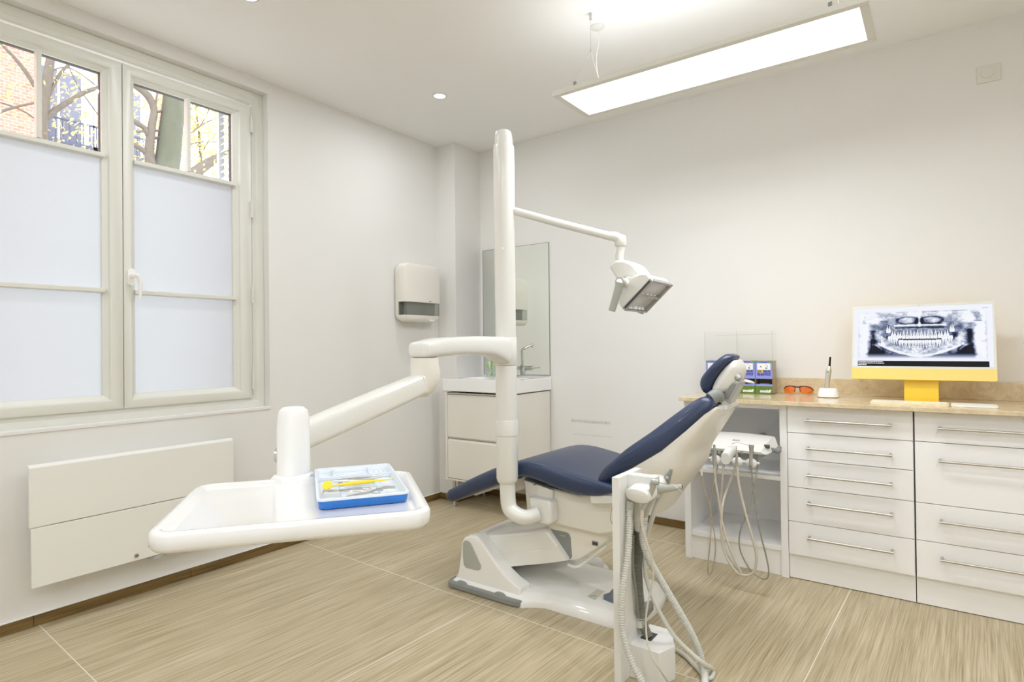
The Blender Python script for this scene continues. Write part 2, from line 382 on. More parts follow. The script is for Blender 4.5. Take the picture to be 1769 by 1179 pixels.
# ================================================================== the room
XL, YB = -3.21, 3.75
RX, RY = 1.7, -1.7
b = NB(); box(b, XL-.4, RX+.1, RY-.1, YB+.1, -.1, 0); struct('floor', b, 'wood_grain_tile')
b = NB(); box(b, XL-.4, RX+.1, RY-.1, YB+.1, H, H+.1); struct('ceiling', b, 'ceiling_paint')
WY0, WY1, WZ0, WZ1 = .475, 1.985, .852, 2.713
b = NB()
for a in ((RY-.1, WY0, 0, H), (WY1, YB+.1, 0, H), (WY0, WY1, 0, WZ0), (WY0, WY1, WZ1, H)): box(b, XL-.4, XL, *a)
struct('wall_left', b, 'wall_paint')
b = NB(); box(b, XL, RX, YB, YB+.1, 0, H); struct('wall_back', b, 'scuffed_wall_paint')
b = NB(); box(b, RX, RX+.1, RY, YB, 0, H); struct('wall_right', b, 'wall_paint')
b = NB(); box(b, XL, RX, RY-.1, RY, 0, H); struct('wall_front', b, 'wall_paint')
b = NB(); box(b, XL, -3.022, 3.44, YB, 0, H); struct('wall_corner', b, 'wall_paint')
def skirt(name, segs):
    b = NB()
    for s in segs: box(b, *s, 0.001, .05)
    struct(name, b, 'brown_tile')
J = [RY, .20, .855, 1.52, 2.21, 2.9, 3.44]
skirt('baseboard_left', [(XL, XL+.009, a+.0015, c-.0015) for a, c in zip(J, J[1:])])
skirt('baseboard_corner', [(XL+.009, -3.013, 3.431, 3.44), (-3.022, -3.013, 3.44, YB)])
skirt('baseboard_back', [(-3.013, -2.2, YB-.009, YB), (-2.197, -1.172, YB-.009, YB)])
b = NB()                                        # pale joint between wall and skirting tiles
box(b, XL, XL+.010, RY, 3.43, .05, .052); struct('trim_1', b, 'white_card')

# ---- window: frame, two sashes, bars, clear panes above, frosted below
win = bpy.data.objects.new('window_1', None); COL.objects.link(win); win.location = (-3.26, 1.23, WZ0); win.matrix_basis = Matrix.Translation((-3.26, 1.23, WZ0)); win['kind'] = 'structure'
b = NB(); frame_ring(b, 0, WY0, WY1, WZ0, WZ1, [(0, -3.262), (.035, -3.262), (.045, -3.268), (.07, -3.268), (.07, -3.34), (0, -3.34)])
obj('window_frame', b, 'frame_pvc', win, bevel=.003)
def sash(y0, y1, gy0, gy1, my, handle):
    z0, z1, gz0, gz1 = .912, 2.622, .981, 2.555
    b = NB(); X = -3.252
    i0, i1 = gy0-y0, y1-gy1
    ring = []
    for k, (f, x) in enumerate([(0, X-.05), (0, X-.002), (.05, X), (.55, X), (.68, X-.006), (.72, X-.018), (1, X-.03), (1, X-.05)]):
        ring.append([(x, y0+i0*f, z0+(gz0-z0)*f), (x, y1-i1*f, z0+(gz0-z0)*f), (x, y1-i1*f, z1-(z1-gz1)*f), (x, y0+i0*f, z1-(z1-gz1)*f)])
    loft(b, ring, cap=False, closed=True)
    s = obj('sash', b, 'frame_pvc', win)
    for z in (2.146, 1.49):
        b = NB(); prism(b, [(z-.013, -3.296), (z-.010, X-.006), (z+.010, X-.006), (z+.013, -3.296)], 'y', gy0-.006, gy1+.006)
        bmesh.ops.transform(b, matrix=Matrix(((0, 0, 1, 0), (0, 1, 0, 0), (1, 0, 0, 0), (0, 0, 0, 1))), verts=b.verts)
        obj('glazing_bar', b, 'frame_pvc', s, bevel=.002)
    b = NB(); box(b, -3.298, X-.006, my-.0095, my+.0095, 2.158, gz1+.003); obj('glazing_bar', b, 'frame_pvc', s, bevel=.003)
    b = NB(); box(b, -3.301, -3.297, gy0-.004, gy1+.004, 2.146, gz1+.004); obj('clear_pane', b, 'clear_glass', s)
    b = NB(); frame_ring(b, 0, gy0-.003, gy1+.003, 2.15, gz1+.003, [(0, -3.298), (.005, -3.296), (.005, -3.32), (0, -3.32)]); obj('gasket', b, 'dark_grey', s)
    b = NB(); box(b, -3.300, -3.297, gy0-.004, gy1+.004, gz0-.004, 2.146); obj('frosted_pane', b, 'frosted_film', s)
    return s
s1 = sash(1.2325, 1.902, 1.293, 1.806, 1.554, 1)
s2 = sash(.555, 1.2285, .653, 1.150, .900, 0)
for z in (2.515, 2.016, 1.517, 1.013):
    b = NB(); box(b, -3.262, -3.240, 1.898, 1.906, z-.05, z-.003); box(b, -3.262, -3.240, 1.899, 1.905, z+.003, z+.05); cyl(b, (-3.243, 1.902, z-.05), (-3.243, 1.902, z+.05), .006, 10)
    obj('hinge', b, 'frame_pvc', win)
b = NB(); prism(b, rrect(.032, .085, .014, 4, 1.262, 1.562), 'x', -3.252, -3.238); cyl(b, (-3.24, 1.262, 1.567), (-3.205, 1.262, 1.567), .011, 14)
tube(b, [(-3.208, 1.262, 1.572), (-3.200, 1.275, 1.565), (-3.200, 1.284, 1.54), (-3.203, 1.287, 1.50), (-3.206, 1.287, 1.455)], [.010, .011, .0105, .009, .0075], 10)
h = obj('window_handle', b, 'gloss_plastic', s1, sharp=50)
# interior sill ledge and upper track holes
b = NB(); box(b, -3.262, -3.205, WY0-.01, WY1+.004, WZ0-.012, WZ0+.006); struct('trim_2', b, 'wall_paint', bevel=.003)

# ---- panel radiator below the window
rad = thing('panel_radiator', 'large flat white two-panel electric radiator on the wall below the window', 'radiator', (-3.2, 1.26, .2))
Z0, Z1, ZG, XF = .199, .705, .452, -3.10
b = NB(); box(b, XF-.014, XF, .815, 1.70, ZG+.002, Z1); prism(b, [(-3.114, Z1), (XF, Z1), (-3.118, Z1+.012), (-3.128, Z1+.010)], 'y', .815, 1.70)
obj('upper_panel', b, 'radiator_white', rad, bevel=.0015)
b = NB(); box(b, XF-.014, XF, .822, 1.70, Z0, ZG-.002); obj('lower_panel', b, 'radiator_white', rad, bevel=.0015)
b = NB(); box(b, -3.20, XF-.014, .90, 1.62, Z0+.03, Z1-.03); obj('heater_body', b, 'radiator_white', rad)
b = NB(); lathe(b, [(.040, 0), (.040, .012), (.034, .014)], (XF-.035, 1.325, Z0-.016), 24); obj('thermostat_dial', b, 'grey_plastic', rad)
b = NB(); cyl(b, (XF-.002, 1.222, .222), (XF+.003, 1.222, .222), .010, 16); k = obj('lock', b, 'steel', rad)
b = NB(); box(b, XF+.003, XF+.004, 1.216, 1.228, .2205, .2235); obj('lock_slot', b, 'black_plastic', k)

# ---- pendant panel light
pl = thing('pendant_light', 'long suspended rectangular white light panel glowing above the chair', 'light', ((LX0+LX1)/2, (LY0+LY1)/2, LZ))
b = NB()
for x0, x1, y0, y1 in ((LX0, LX1, LY0, LY0+.03), (LX0, LX1, LY1-.03, LY1), (LX0, LX0+.03, LY0+.03, LY1-.03), (LX1-.03, LX1, LY0+.03, LY1-.03)): box(b, x0, x1, y0, y1, LZ, LZ+.022)
obj('light_frame', b, 'frame_pvc', pl, bevel=.002)
b = NB(); box(b, LX0+.03, LX1-.03, LY0+.03, LY1-.03, LZ+.002, LZ+.008); obj('diffuser', b, 'lamp_glow', pl)
b = NB(); box(b, LX0+.06, LX1-.06, LY0+.05, LY1-.05, LZ+.022, LZ+.040); obj('housing', b, 'frame_pvc', pl, bevel=.004)
ym = 2.501; xa = -1.327
for s, xa in ((1, -1.327), (-1, -.295)):
    b = NB(); zt = 2.60
    cyl(b, (xa, ym, H-.001), (xa, ym, zt), .0012, 6); cyl(b, (xa, ym, H-.03), (xa, ym, H), .007, 10)
    cyl(b, (xa, ym, zt-.004), (xa, ym, zt+.012), .004, 8)
    for yy in (LY0+.012, LY1-.012): cyl(b, (xa, ym, zt), (xa, yy, LZ+.03), .0011, 6)
    obj('suspension_wire', b, 'steel', pl)
    for yy in (LY0+.012, LY1-.012): b = NB(); box(b, xa-.006, xa+.006, yy-.006, yy+.006, LZ+.022, LZ+.040); obj('wire_clip', b, 'mid_grey_plastic', pl)
b = NB(); tube(b, [(-1.356, 2.627, H-.004), (-1.345, 2.62, 2.70), (-1.35, 2.60, 2.62), (-1.335, 2.585, 2.52), (-1.30, 2.56, 2.44), (-1.28, 2.52, LZ+.04)], .0022, 6)
obj('power_cord', b, 'white_card', pl)
b = NB(); lathe(b, [(.035, 0), (.035, -.006), (.008, -.012)], (-1.356, 2.627, H), 24); obj('ceiling_rose', b, 'white_plastic', pl)

# ---- recessed downlights: the visible pair and the added unseen fill lamps
dl = None
DL_LABEL = ['small round recessed ceiling downlight nearest the room corner', 'round recessed ceiling downlight above the window, cut by the top of the frame']
for i, (x, y) in enumerate(DOWN_AND_FILL_LIGHTS):
    if dl is None:
        dl = thing('recessed_downlight', DL_LABEL[0], 'light', (x, y, H), 0, 'recessed ceiling downlights')
        b = NB(); lathe(b, [(.046, 0), (.046, -.004), (.036, -.006), (.034, 0)], (x, y, H), 32); obj('rim', b, 'white_plastic', dl)
        b = NB(); lathe(b, [(.034, 0), (.034, -.004), (.001, -.0045)], (x, y, H), 32); obj('lens', b, 'lamp_glow', dl)
        d0 = dl
    else:
        c = copy_tree(d0); c.matrix_basis = Matrix.Translation((x, y, H)); c.location = (x, y, H)
        c['label'] = DL_LABEL[1] if i == 1 else 'added fill light shaped like a round ceiling downlight, out of view, brightening the room'

# ---- rotary wall switch
sw = thing('wall_switch', 'square white rotary dimmer switch high on the back wall near the ceiling', 'switch', (.217, YB, 2.52))
b = NB(); box(b, .171, .263, YB-.009, YB, 2.479, 2.562); obj('switch_plate', b, 'frame_pvc', sw, bevel=.003)
b = NB(); cyl(b, (.212, YB-.009, 2.524), (.212, YB-.014, 2.524), .026, 28); obj('dial', b, 'frame_pvc', sw, bevel=.001)

# ---- towel dispenser
td = thing('paper_towel_dispenser', 'white wall-mounted paper towel dispenser with smoky lower window left of the corner', 'dispenser', (XL, 3.14, 1.38))
y0, y1, z0, z1 = 2.965, 3.335, 1.383, 1.81
b = NB(); prism(b, rrect(y1-y0-.02, z1-z0-.02, .05, 6, (y0+y1)/2, (z0+z1)/2), 'x', XL+.012, XL+.05); box(b, XL, XL+.012, y0+.05, y1-.05, z0+.05, z1-.05); obj('back_plate', b, 'cream_plastic', td)
def disp_rings(za, zb, w):
    rings = []
    for x, i in ((XL+.05, 0), (XL+.105, 0), (XL+.122, .006), (XL+.13, .02)): rings.append((x, i))
    return rings
b = NB()
full = lambda i: rrect(y1-y0-2*i, z1-z0-2*i, .045, 6, (y0+y1)/2, (z0+z1)/2)
loft(b, [[(x, p[0], p[1]) for p in full(i)] for x, i in ((XL+.05, 0), (XL+.105, 0), (XL+.122, .006), (XL+.13, .022))])
g = bmesh.ops.bisect_plane(b, geom=b.verts[:]+b.edges[:]+b.faces[:], plane_co=(0, 0, 1.527), plane_no=(0, 0, 1), clear_inner=True)
bmesh.ops.holes_fill(b, edges=[e for e in b.edges if e.is_boundary])
obj('cover', b, 'cream_plastic', td, sharp=40)
b = NB(); loft(b, [[(x, p[0], p[1]) for p in full(i)] for x, i in ((XL+.05, .003), (XL+.102, .003), (XL+.118, .009), (XL+.124, .026))])
bmesh.ops.bisect_plane(b, geom=b.verts[:]+b.edges[:]+b.faces[:], plane_co=(0, 0, 1.527), plane_no=(0, 0, 1), clear_outer=True)
bmesh.ops.bisect_plane(b, geom=b.verts[:]+b.edges[:]+b.faces[:], plane_co=(0, 0, 1.43), plane_no=(0, 0, 1), clear_inner=True)
obj('smoky_window', b, 'smoke_clear', td, sharp=40)
b = NB(); loft(b, [[(x, p[0], p[1]) for p in full(i)] for x, i in ((XL+.05, .001), (XL+.104, .001), (XL+.12, .008), (XL+.128, .024))])
bmesh.ops.bisect_plane(b, geom=b.verts[:]+b.edges[:]+b.faces[:], plane_co=(0, 0, 1.431), plane_no=(0, 0, 1), clear_outer=True)
obj('lower_chute', b, 'cream_plastic', td, sharp=40)
b = NB(); box(b, XL+.052, XL+.09, y0+.05, y1-.03, 1.43, 1.55); obj('towel_stack', b, 'grey_plastic', td)
b = NB(); box(b, XL+.125, XL+.134, 3.20, 3.26, 1.388, 1.402); obj('latch', b, 'white_plastic', td, bevel=.002)
b = NB(); box(b, XL+.1299, XL+.1306, 3.205, 3.225, 1.533, 1.541); obj('keyhole', b, 'mid_grey_plastic', td)

# ---- washbasin unit
vu = thing('washbasin_unit', 'white two-drawer washbasin cabinet on steel legs in the corner', 'washbasin cabinet', (-2.69, 3.5, 0))
x0, x1, yf = -3.005, -2.365, 3.285
b = NB()
box(b, x0, x0+.018, yf, YB-.01, .205, .86); box(b, x1-.018, x1, yf, YB-.01, .205, .86); box(b, x0+.018, x1-.018, yf+.03, YB-.01, .205, .223)
box(b, x0+.018, x1-.018, yf+.004, yf+.024, .205, .218); box(b, x0+.018, x1-.018, yf+.03, yf+.045, .223, .855)
obj('carcass', b, 'cream_plastic', vu, bevel=.001)
for za, zb in ((.222, .497), (.527, .826)):
    b = NB(); box(b, x0+.021, x1-.021, yf+.003, yf+.021, za, zb)
    prism(b, [(yf+.003, zb), (yf+.021, zb), (yf+.021, zb+.015), (yf+.016, zb+.015)], 'x', x0+.021, x1-.021)
    d = obj('drawer', b, 'cream_plastic', vu, bevel=.0012)
    b = NB(); box(b, x0+.021, x1-.021, yf+.008, yf+.022, zb+.022, zb+.027); obj('drawer_pull', b, 'cream_plastic', d)
b = NB()
sx0, sx1, sy0, sy1, st, sb = -3.02, -2.352, 3.272, YB-.002, .958, .868
outer = [(sx0, sy0), (sx1, sy0), (sx1, sy1), (sx0, sy1)]
# slab with a real bowl
N = 32; cxn, cyn = (sx0+sx1)/2+.0, (sy0+sy1)/2-.02
def sq(a, rx, ry, e=3.2):
    c, s = math.cos(a), math.sin(a); return (cxn+rx*abs(c)**(2/e)*(1 if c >= 0 else -1), cyn+ry*abs(s)**(2/e)*(1 if s >= 0 else -1))
def rectpt(a):
    c, s = math.cos(a), math.sin(a); hx = (sx1-sx0)/2; hy = (sy1-sy0)/2; k = min(hx/abs(c) if abs(c) > 1e-6 else 9, hy/abs(s) if abs(s) > 1e-6 else 9)
    return ((sx0+sx1)/2+k*c, (sy0+sy1)/2+k*s)
ang = sorted([2*PI*i/N for i in range(N)] + [math.atan2(sy, sx) % (2*PI) for sx in (-(sx1-sx0)/2, (sx1-sx0)/2) for sy in (-(sy1-sy0)/2, (sy1-sy0)/2)])
rings = [[(*rectpt(a), sb) for a in ang], [(*rectpt(a), st) for a in ang], [(*sq(a, .27, .16), st) for a in ang], [(*sq(a, .262, .152), st-.012) for a in ang], [(*sq(a, .22, .12), st-.075) for a in ang], [(*sq(a, .03, .02), st-.085) for a in ang]]
loft(b, rings); obj('basin', b, 'gloss_plastic', vu, bevel=.004, sharp=40)
for lx, ly in ((x0+.045, yf+.045), (x1-.055, yf+.04), (x0+.045, YB-.07), (x1-.055, YB-.07)):
    b = NB(); lathe(b, [(.022, 0), (.022, .006), (.012, .010), (.012, .20), (.020, .205)], (lx, ly, 0), 16); obj('leg', b, 'steel', vu)
fa = thing('basin_faucet', 'chrome angled basin mixer tap standing on the washbasin', 'faucet', (-2.50, 3.655, st))
fx = P('y', 3.655, 880, 640).x
b = NB(); lathe(b, [(.026, 0), (.026, .006), (.021, .01), (.021, .055), (.024, .06), (.024, .085), (.013, .09)], (fx, 3.655, st), 20)
obj('tap_body', b, 'chrome', fa)
b = NB(); tube(b, [(fx, 3.655, st+.08), (fx, 3.655, st+.16), (fx, 3.655, st+.205), (fx+.004, 3.64, st+.218), (fx+.010, 3.60, st+.232), (fx+.018, 3.53, st+.250)], .0115, 12); cyl(b, (fx+.017, 3.54, st+.246), (fx+.017, 3.54, st+.226), .010, 12)
obj('spout', b, 'chrome', fa)
b = NB(); cyl(b, (fx-.03, 3.655, st+.062), (fx+.075, 3.62, st+.062), .020, 18); obj('cartridge', b, 'chrome', fa, bevel=.003)
b = NB(); cyl(b, (fx+.072, 3.62, st+.062), (fx+.13, 3.60, st+.066), .005, 10); obj('lever', b, 'chrome', fa)
b = NB(); cyl(b, (fx-.03, 3.655, st+.062), (fx-.045, 3.66, st+.062), .017, 14); obj('end_cap', b, 'chrome', fa)

mi = None
b = NB(); box(b, -2.994, -2.365, YB-.006, YB-.001, .972, 1.972); mi = thing('wall_mirror', 'frameless rectangular mirror behind the washbasin', 'mirror', (-2.68, YB, .97))
obj('mirror_glass', b, 'mirror_glass', mi)
b = NB(); 
for a in ((-2.997, -2.994, .972, 1.975), (-2.365, -2.362, .972, 1.975), (-2.994, -2.365, 1.972, 1.975)): box(b, a[0], a[1], YB-.007, YB-.001, a[2], a[3])
obj('mirror_edge', b, 'mid_grey_plastic', mi)

# glass tumbler with toothbrushes
q = P('z', st, 848, 648); gx, gy = -2.765, 3.60
gx = P('y', gy, 848, 640).x
tb = thing('glass_tumbler', 'clear square glass tumbler holding green toothbrushes on the washbasin', 'tumbler', (gx, gy, st))
b = NB(); o1 = rrect(.062, .062, .008, 3, gx, gy); o2 = rrect(.054, .054, .006, 3, gx, gy)
loft(b, [[(*p, st) for p in o1], [(*p, st+.095) for p in o1], [(*p, st+.095) for p in o2], [(*p, st+.008) for p in o2]]); obj('tumbler_glass', b, 'clear_glass', tb)
br0 = None
for i in range(7):
    a = i*.9; dx, dy = .016*math.cos(a), .016*math.sin(a); m = ['brush_green', 'brush_lime', 'white_card'][i % 3]
    b = NB(); tube(b, [(gx+dx, gy+dy, st+.012), (gx-dx*.3+.004*(i-3), gy-dy*.3, st+.07), (gx-dx*.9+.007*(i-3), gy-dy*.9, st+.115+.004*i)], [.004, .003, .0045], 8)
    o = obj('toothbrush', b, m, None); c = ['green', 'lime', 'white'][i % 3]
    tag(o, c+' plastic toothbrush standing in the square glass tumbler', 'toothbrush', c+' toothbrushes in the tumbler')
# ================================================================== cabinets along the back wall
YF = 3.25
sh = thing('open_shelf_cabinet', 'white open shelf cabinet at the left end of the counter', 'cabinet', (-.9, 3.5, 0))
b = NB()
box(b, -1.170, -1.135, YF+.006, YB-.002, 0.001, .881); obj('side_panel', b, 'white_laminate', sh, bevel=.001)
b = NB(); box(b, -.669, -.634, YF+.006, YB-.002, 0.001, .881); obj('side_panel', b, 'white_laminate', sh, bevel=.001)
b = NB(); box(b, -1.135, -.669, YF+.010, YF+.026, .857, .881); box(b, -1.135, -.669, YF+.026, YB-.03, .866, .881); obj('top_rail', b, 'white_laminate', sh)
b = NB(); box(b, -1.135, -.669, YF+.012, YB-.03, .490, .511); obj('shelf', b, 'white_laminate', sh, bevel=.001)
b = NB(); box(b, -1.135, -.669, YF+.012, YB-.03, .131, .156); obj('shelf', b, 'white_laminate', sh, bevel=.001)
b = NB(); box(b, -1.135, -.669, YF+.024, YF+.04, .001, .131); obj('plinth', b, 'white_laminate', sh)
b = NB(); box(b, -1.135, -.669, YB-.03, YB-.02, .001, .866); obj('back_panel', b, 'white_laminate', sh)
def drawer_unit(name, label, x0, x1, zs, hz, hx0, hx1, ox):
    t = thing(name, label, 'cabinet', (ox, 3.5, 0))
    b = NB(); box(b, x0, x1, YF+.022, YB-.002, .129, .881); obj('carcass', b, 'white_laminate', t)
    b = NB(); box(b, x0, x1, YF+.024, YF+.042, .004, .128); obj('plinth', b, 'white_laminate', t)
    for (z0, z1), hzz in zip(zip(zs[1:], zs[:-1]), hz):
        b = NB(); box(b, x0+.0015, x1-.0015, YF, YF+.02, z0+.0015, z1-.0015); d = obj('drawer', b, 'white_laminate', t, bevel=.001)
        b = NB(); cyl(b, (hx0, YF-.034, hzz), (hx1, YF-.034, hzz), .0058, 16)
        for hx in (hx0+.006, hx1-.006): cyl(b, (hx, YF-.034, hzz+.002), (hx, YF, hzz+.002), .0055, 12)
        obj('handle', b, 'brushed_steel', d, sharp=50)
    return t
drawer_unit('drawer_cabinet', 'white cabinet with five drawers between the open shelf and the right cabinet', -.632, -.101, [.880, .744, .610, .469, .296, .129], [.812, .674, .540, .400, .229], -.541, -.183, -.37)
drawer_unit('drawer_cabinet', 'wide white cabinet with four drawers at the right end, below the computer', -.097, .90, [.880, .745, .468, .2975, .128], [.812, .667, .399, .231], -.008, .81, .4)
ct = thing('countertop', 'long beige stone countertop with upstand over the white cabinets', 'countertop', (-.2, 3.5, .88))
TZ = .905
b = NB(); box(b, -1.178, 1.0, 3.195, YB-.001, .884, TZ); obj('worktop', b, 'beige_stone', ct, bevel=.002)
b = NB(); box(b, -.80, 1.0, YB-.022, YB-.001, TZ, .995); obj('upstand', b, 'beige_stone', ct, bevel=.0015)

# ---- yellow all-in-one computer
mon = thing('desktop_computer', 'yellow all-in-one computer showing a dental x-ray on the counter', 'computer', (-.07, 3.6, TZ))
TH = math.radians(14); YM = 3.47
pv = Vector((0, YM, 1.013))                      # lower front edge, tilts back
def T(u, v, d=0):                                # u = x, v = up the screen, d = out of the screen
    return Vector((u, YM+v*math.sin(TH)-d*math.cos(TH), 1.012+v*math.cos(TH)+d*math.sin(TH)))
mx0, mx1, mh, chin = -.366, .214, .385, .057
def slab(u0, u1, v0, v1, d0, d1, r, bm):
    o = rrect(u1-u0, v1-v0, r, 5, (u0+u1)/2, (v0+v1)/2); loft(bm, [[T(p[0], p[1], d) for p in o] for d in (d0, d1)])
b = NB(); slab(mx0, mx1, 0, mh, -.0115, -.001, .008, b); obj('case', b, 'display_yellow', mon, sharp=50)
b = NB(); slab(mx0+.0008, mx1-.0008, .0008, chin, -.001, 0, .006, b); obj('chin', b, 'chin_yellow', mon)
b = NB(); slab(mx0+.0008, mx1-.0008, chin, mh-.0008, -.001, .0004, .006, b); obj('bezel', b, 'pale_bezel', mon)
b = NB(); cyl(b, T(-.078, mh-.007, .0004), T(-.078, mh-.007, .0008), .0016, 10); obj('webcam', b, 'black_plastic', mon)
b = NB(); prof = [(YM+.045, 1.10), (YM+.052, 1.10), (YM+.052, .935), (YM+.06, .915), (YM+.17, .911), (YM+.17, .9055), (YM+.052, .9055), (YM+.045, .925)]
sx0_, sx1_ = -.143, -.004
prism(b, [(YM+.06, 1.09), (YM+.068, 1.09), (YM+.035, .93), (YM+.038, .915), (YM+.15, .9105), (YM+.15, .9055), (YM+.028, .9055), (YM+.022, .93)], 'x', sx0_, sx1_)
obj('stand', b, 'display_yellow', mon, bevel=.002)
# the panoramic x-ray, painted cell by cell
NX, NY = 360, 190
u = np.linspace(0, 1, NX)[None, :].repeat(NY, 0); v = np.linspace(0, 1, NY)[:, None].repeat(NX, 1)  # v up
img = np.full((NY, NX, 3), (.90, .92, 1.0))
iu = (u-.03)/.935; iv = (v-.13)/.80                        # the radiograph's own square
inside = (iu > 0) & (iu < 1) & (iv > 0) & (iv < 1)
rng = np.random.RandomState(3)
def vnoise(sx, sy, seed):
    r = np.random.RandomState(seed); g = r.rand(sy+2, sx+2); X = np.clip(iu, 0, 1)*sx; Y = np.clip(iv, 0, 1)*sy
    xi, yi = X.astype(int), Y.astype(int); fx_, fy_ = X-xi, Y-yi; fx_ = fx_*fx_*(3-2*fx_); fy_ = fy_*fy_*(3-2*fy_)
    return (g[yi, xi]*(1-fx_)+g[yi, xi+1]*fx_)*(1-fy_)+(g[yi+1, xi]*(1-fx_)+g[yi+1, xi+1]*fx_)*fy_
X = (iu-.5)*2.35; Y = iv                                    # x -1.17..1.17
def gs(d, w): return np.exp(-(d/w)**2)
val = .52+.3*(vnoise(26, 14, 1)-.5)+.2*(vnoise(70, 40, 2)-.5)
ax_ = np.abs(X)
val += .32*gs(Y-1.0, .14)*(.6+vnoise(30, 4, 5)) 
val += .55*gs(ax_-1.02, .07)*(Y < .75)*(.6+.6*vnoise(10, 24, 4)) + .35*gs(ax_-1.12, .05)
val -= .62*gs(ax_-.83, .14)*gs(Y-.10, .16) ; val -= .40*gs(ax_-.88, .05)*(Y < .6)
val -= .55*gs(ax_-.45, .28)*gs(Y-.03, .05)
val -= .28*gs(ax_-.76, .10)*gs(Y-.66, .13)
jaw = .03+.33*(ax_/.9)**1.7                                 # mandible lower border
band = (Y > jaw)*(Y < jaw+.22)*(ax_ < .72)
val = np.where(band, val+.18, val); val += .5*gs(Y-jaw-.02, .022)*(ax_ < .78)
ram = gs(ax_-(.72+.18*(Y-.3)), .075)*(Y > .28)*(Y < .78); val += .22*ram
val += .55*gs((ax_-.85)/.14, 1)*gs(Y-.80, .055)             # condyle and arch
pal = .68+.02*np.cos(X*2); val += .5*gs(Y-pal, .015)*(ax_ < .48); val -= .38*gs(Y-(pal-.05), .014)*(ax_ < .45)
val += .45*gs(X, .02)*(Y > .66)*(Y < .9); val -= .55*gs(ax_-.055, .028)*gs(Y-.77, .06)
val -= .35*gs(np.hypot((ax_-.22)/.2, (Y-.80)/.075)-1, .18)*(ax_ < .45); val += .25*gs(ax_-.27, .12)*gs(Y-.79, .05)
val -= .45*gs(Y-.985, .018)*(ax_ > .05)*(ax_ < .85)*vnoise(18, 3, 8)*1.6
biteline = .385+.10*ax_**2
val -= .4*gs(Y-biteline, .022)*(ax_ < .62)
val -= .75*gs(np.hypot((ax_-.80)/.15, (Y-.06)/.15), .9)
val -= .80*gs(np.hypot((ax_-.46)/.22, (Y-.0)/.07), .9)
val += .35*gs((Y-.17-.12*np.sin(ax_*9))/.03, 1)*(ax_ > .70)*(ax_ < .9)
val -= .25*gs(np.hypot((ax_-.62)/.07, (Y-.47)/.07), 1)
for up in (1, -1):                                           # two rows of teeth with crowns and tapering roots
    W_ = [.040, .034, .038, .038, .040, .060, .062, .055] if up > 0 else [.026, .028, .036, .038, .040, .062, .062, .055]
    pos = 0
    for k in range(8):
        w = W_[k]*1.42; cx_ = pos+w*.62; pos += w*1.20
        lift = .16*max(0, cx_-.25)**1.3 + (.10 if (k == 7 and up > 0) else 0) + (.05 if (k >= 6 and up < 0) else 0)
        c0 = .395+lift+(.012 if up > 0 else -.012)
        for sgn in (-1, 1):
            d = np.abs(X-sgn*cx_); h_ = (Y-c0)*up                    # height above the biting edge
            hw_ = np.where(h_ < .075, w*(.50+.10*np.sin(np.clip(h_, 0, .075)/.075*PI)), w*.50*np.clip(1-(h_-.075)/.13, 0, 1))
            ins = (h_ > 0)*(h_ < .19)*(d < hw_)
            if k > 4: ins = ins & ~((h_ > .10) & (d < w*.12))
            br = np.where(h_ < .075, .98, .86-.9*np.clip(h_-.075, 0, .12)); br = br-.35*gs(d/w, .10)*(h_ > .05)*(h_ < .12)
            rim = (h_ > -.004)*(h_ < .17)*(d < hw_+.006)
            val = np.where(rim & ~ins, val-.22, val); val = np.where(ins, np.maximum(val, br), val)
val += .10*(vnoise(120, 90, 11)-.5)
val = np.clip((val-.5)*1.5+.50, 0, 1)
fade = np.clip(np.minimum(np.minimum(iu, 1-iu)/.02, np.minimum(iv*9, (1-iv)/.05)), 0, 1)
val = val*fade+.97*(1-fade)
xr = np.stack([val**2.1*.93, val**1.9*.95, np.clip(val**1.4, .010, 1)], -1)
img = np.where(inside[..., None], xr, img)
bar = (v < .085) & (u > .028) & (u < .972); img[bar] = (.003, .003, .006)
for r, (a, z) in enumerate(((.032, .225), (.032, .235), (.032, .10))):
    rr = (np.abs(v-(.073-.025*r)) < .0085) & (u > a) & (u < z) & (rng.rand(NY, NX) > .18); img[rr] = (.75, .75, .78)
Lm = ((np.abs(u-.937) < .004) & (v > .155) & (v < .22)) | ((u > .935) & (u < .955) & (v > .15) & (v < .168)); img[Lm] = (1, 1, 1)
t_ = (u > .935) & (u < .975) & (np.abs(v-.945) < .006); img[t_] = (.45, .45, .9)
wv0, wv1, wu0, wu1 = chin+.010, mh-.014, mx0+.010, mx1-.010
verts = [T(wu0+(wu1-wu0)*i/NX, wv0+(wv1-wv0)*j/NY, .0010) - mon.matrix_basis.translation for j in range(NY+1) for i in range(NX+1)]
faces = [(j*(NX+1)+i, j*(NX+1)+i+1, (j+1)*(NX+1)+i+1, (j+1)*(NX+1)+i) for j in range(NY) for i in range(NX)]
me = bpy.data.meshes.new('screen'); me.from_pydata(verts, [], faces)
ca = me.color_attributes.new('pic', 'FLOAT_COLOR', 'CORNER')
ca.data.foreach_set('color', np.concatenate([img, np.ones((NY, NX, 1))], -1).reshape(-1, 4).repeat(4, 0).ravel().astype(np.float32))
m, n, L, bs = nodes_of('lit_screen'); at = n.new('ShaderNodeAttribute'); at.attribute_name = 'pic'; L.new(at.outputs['Color'], bs.inputs['Emission Color']); bs.inputs['Emission Strength'].default_value = 1.42
bs.inputs['Base Color'].default_value = (.01, .01, .01, 1); bs.inputs['Roughness'].default_value = .5; bs.inputs['Specular IOR Level'].default_value = .08
me.materials.append(m); so = bpy.data.objects.new('screen', me); COL.objects.link(so); so.parent = mon; so['label'] = 'glowing screen with a panoramic dental x-ray'

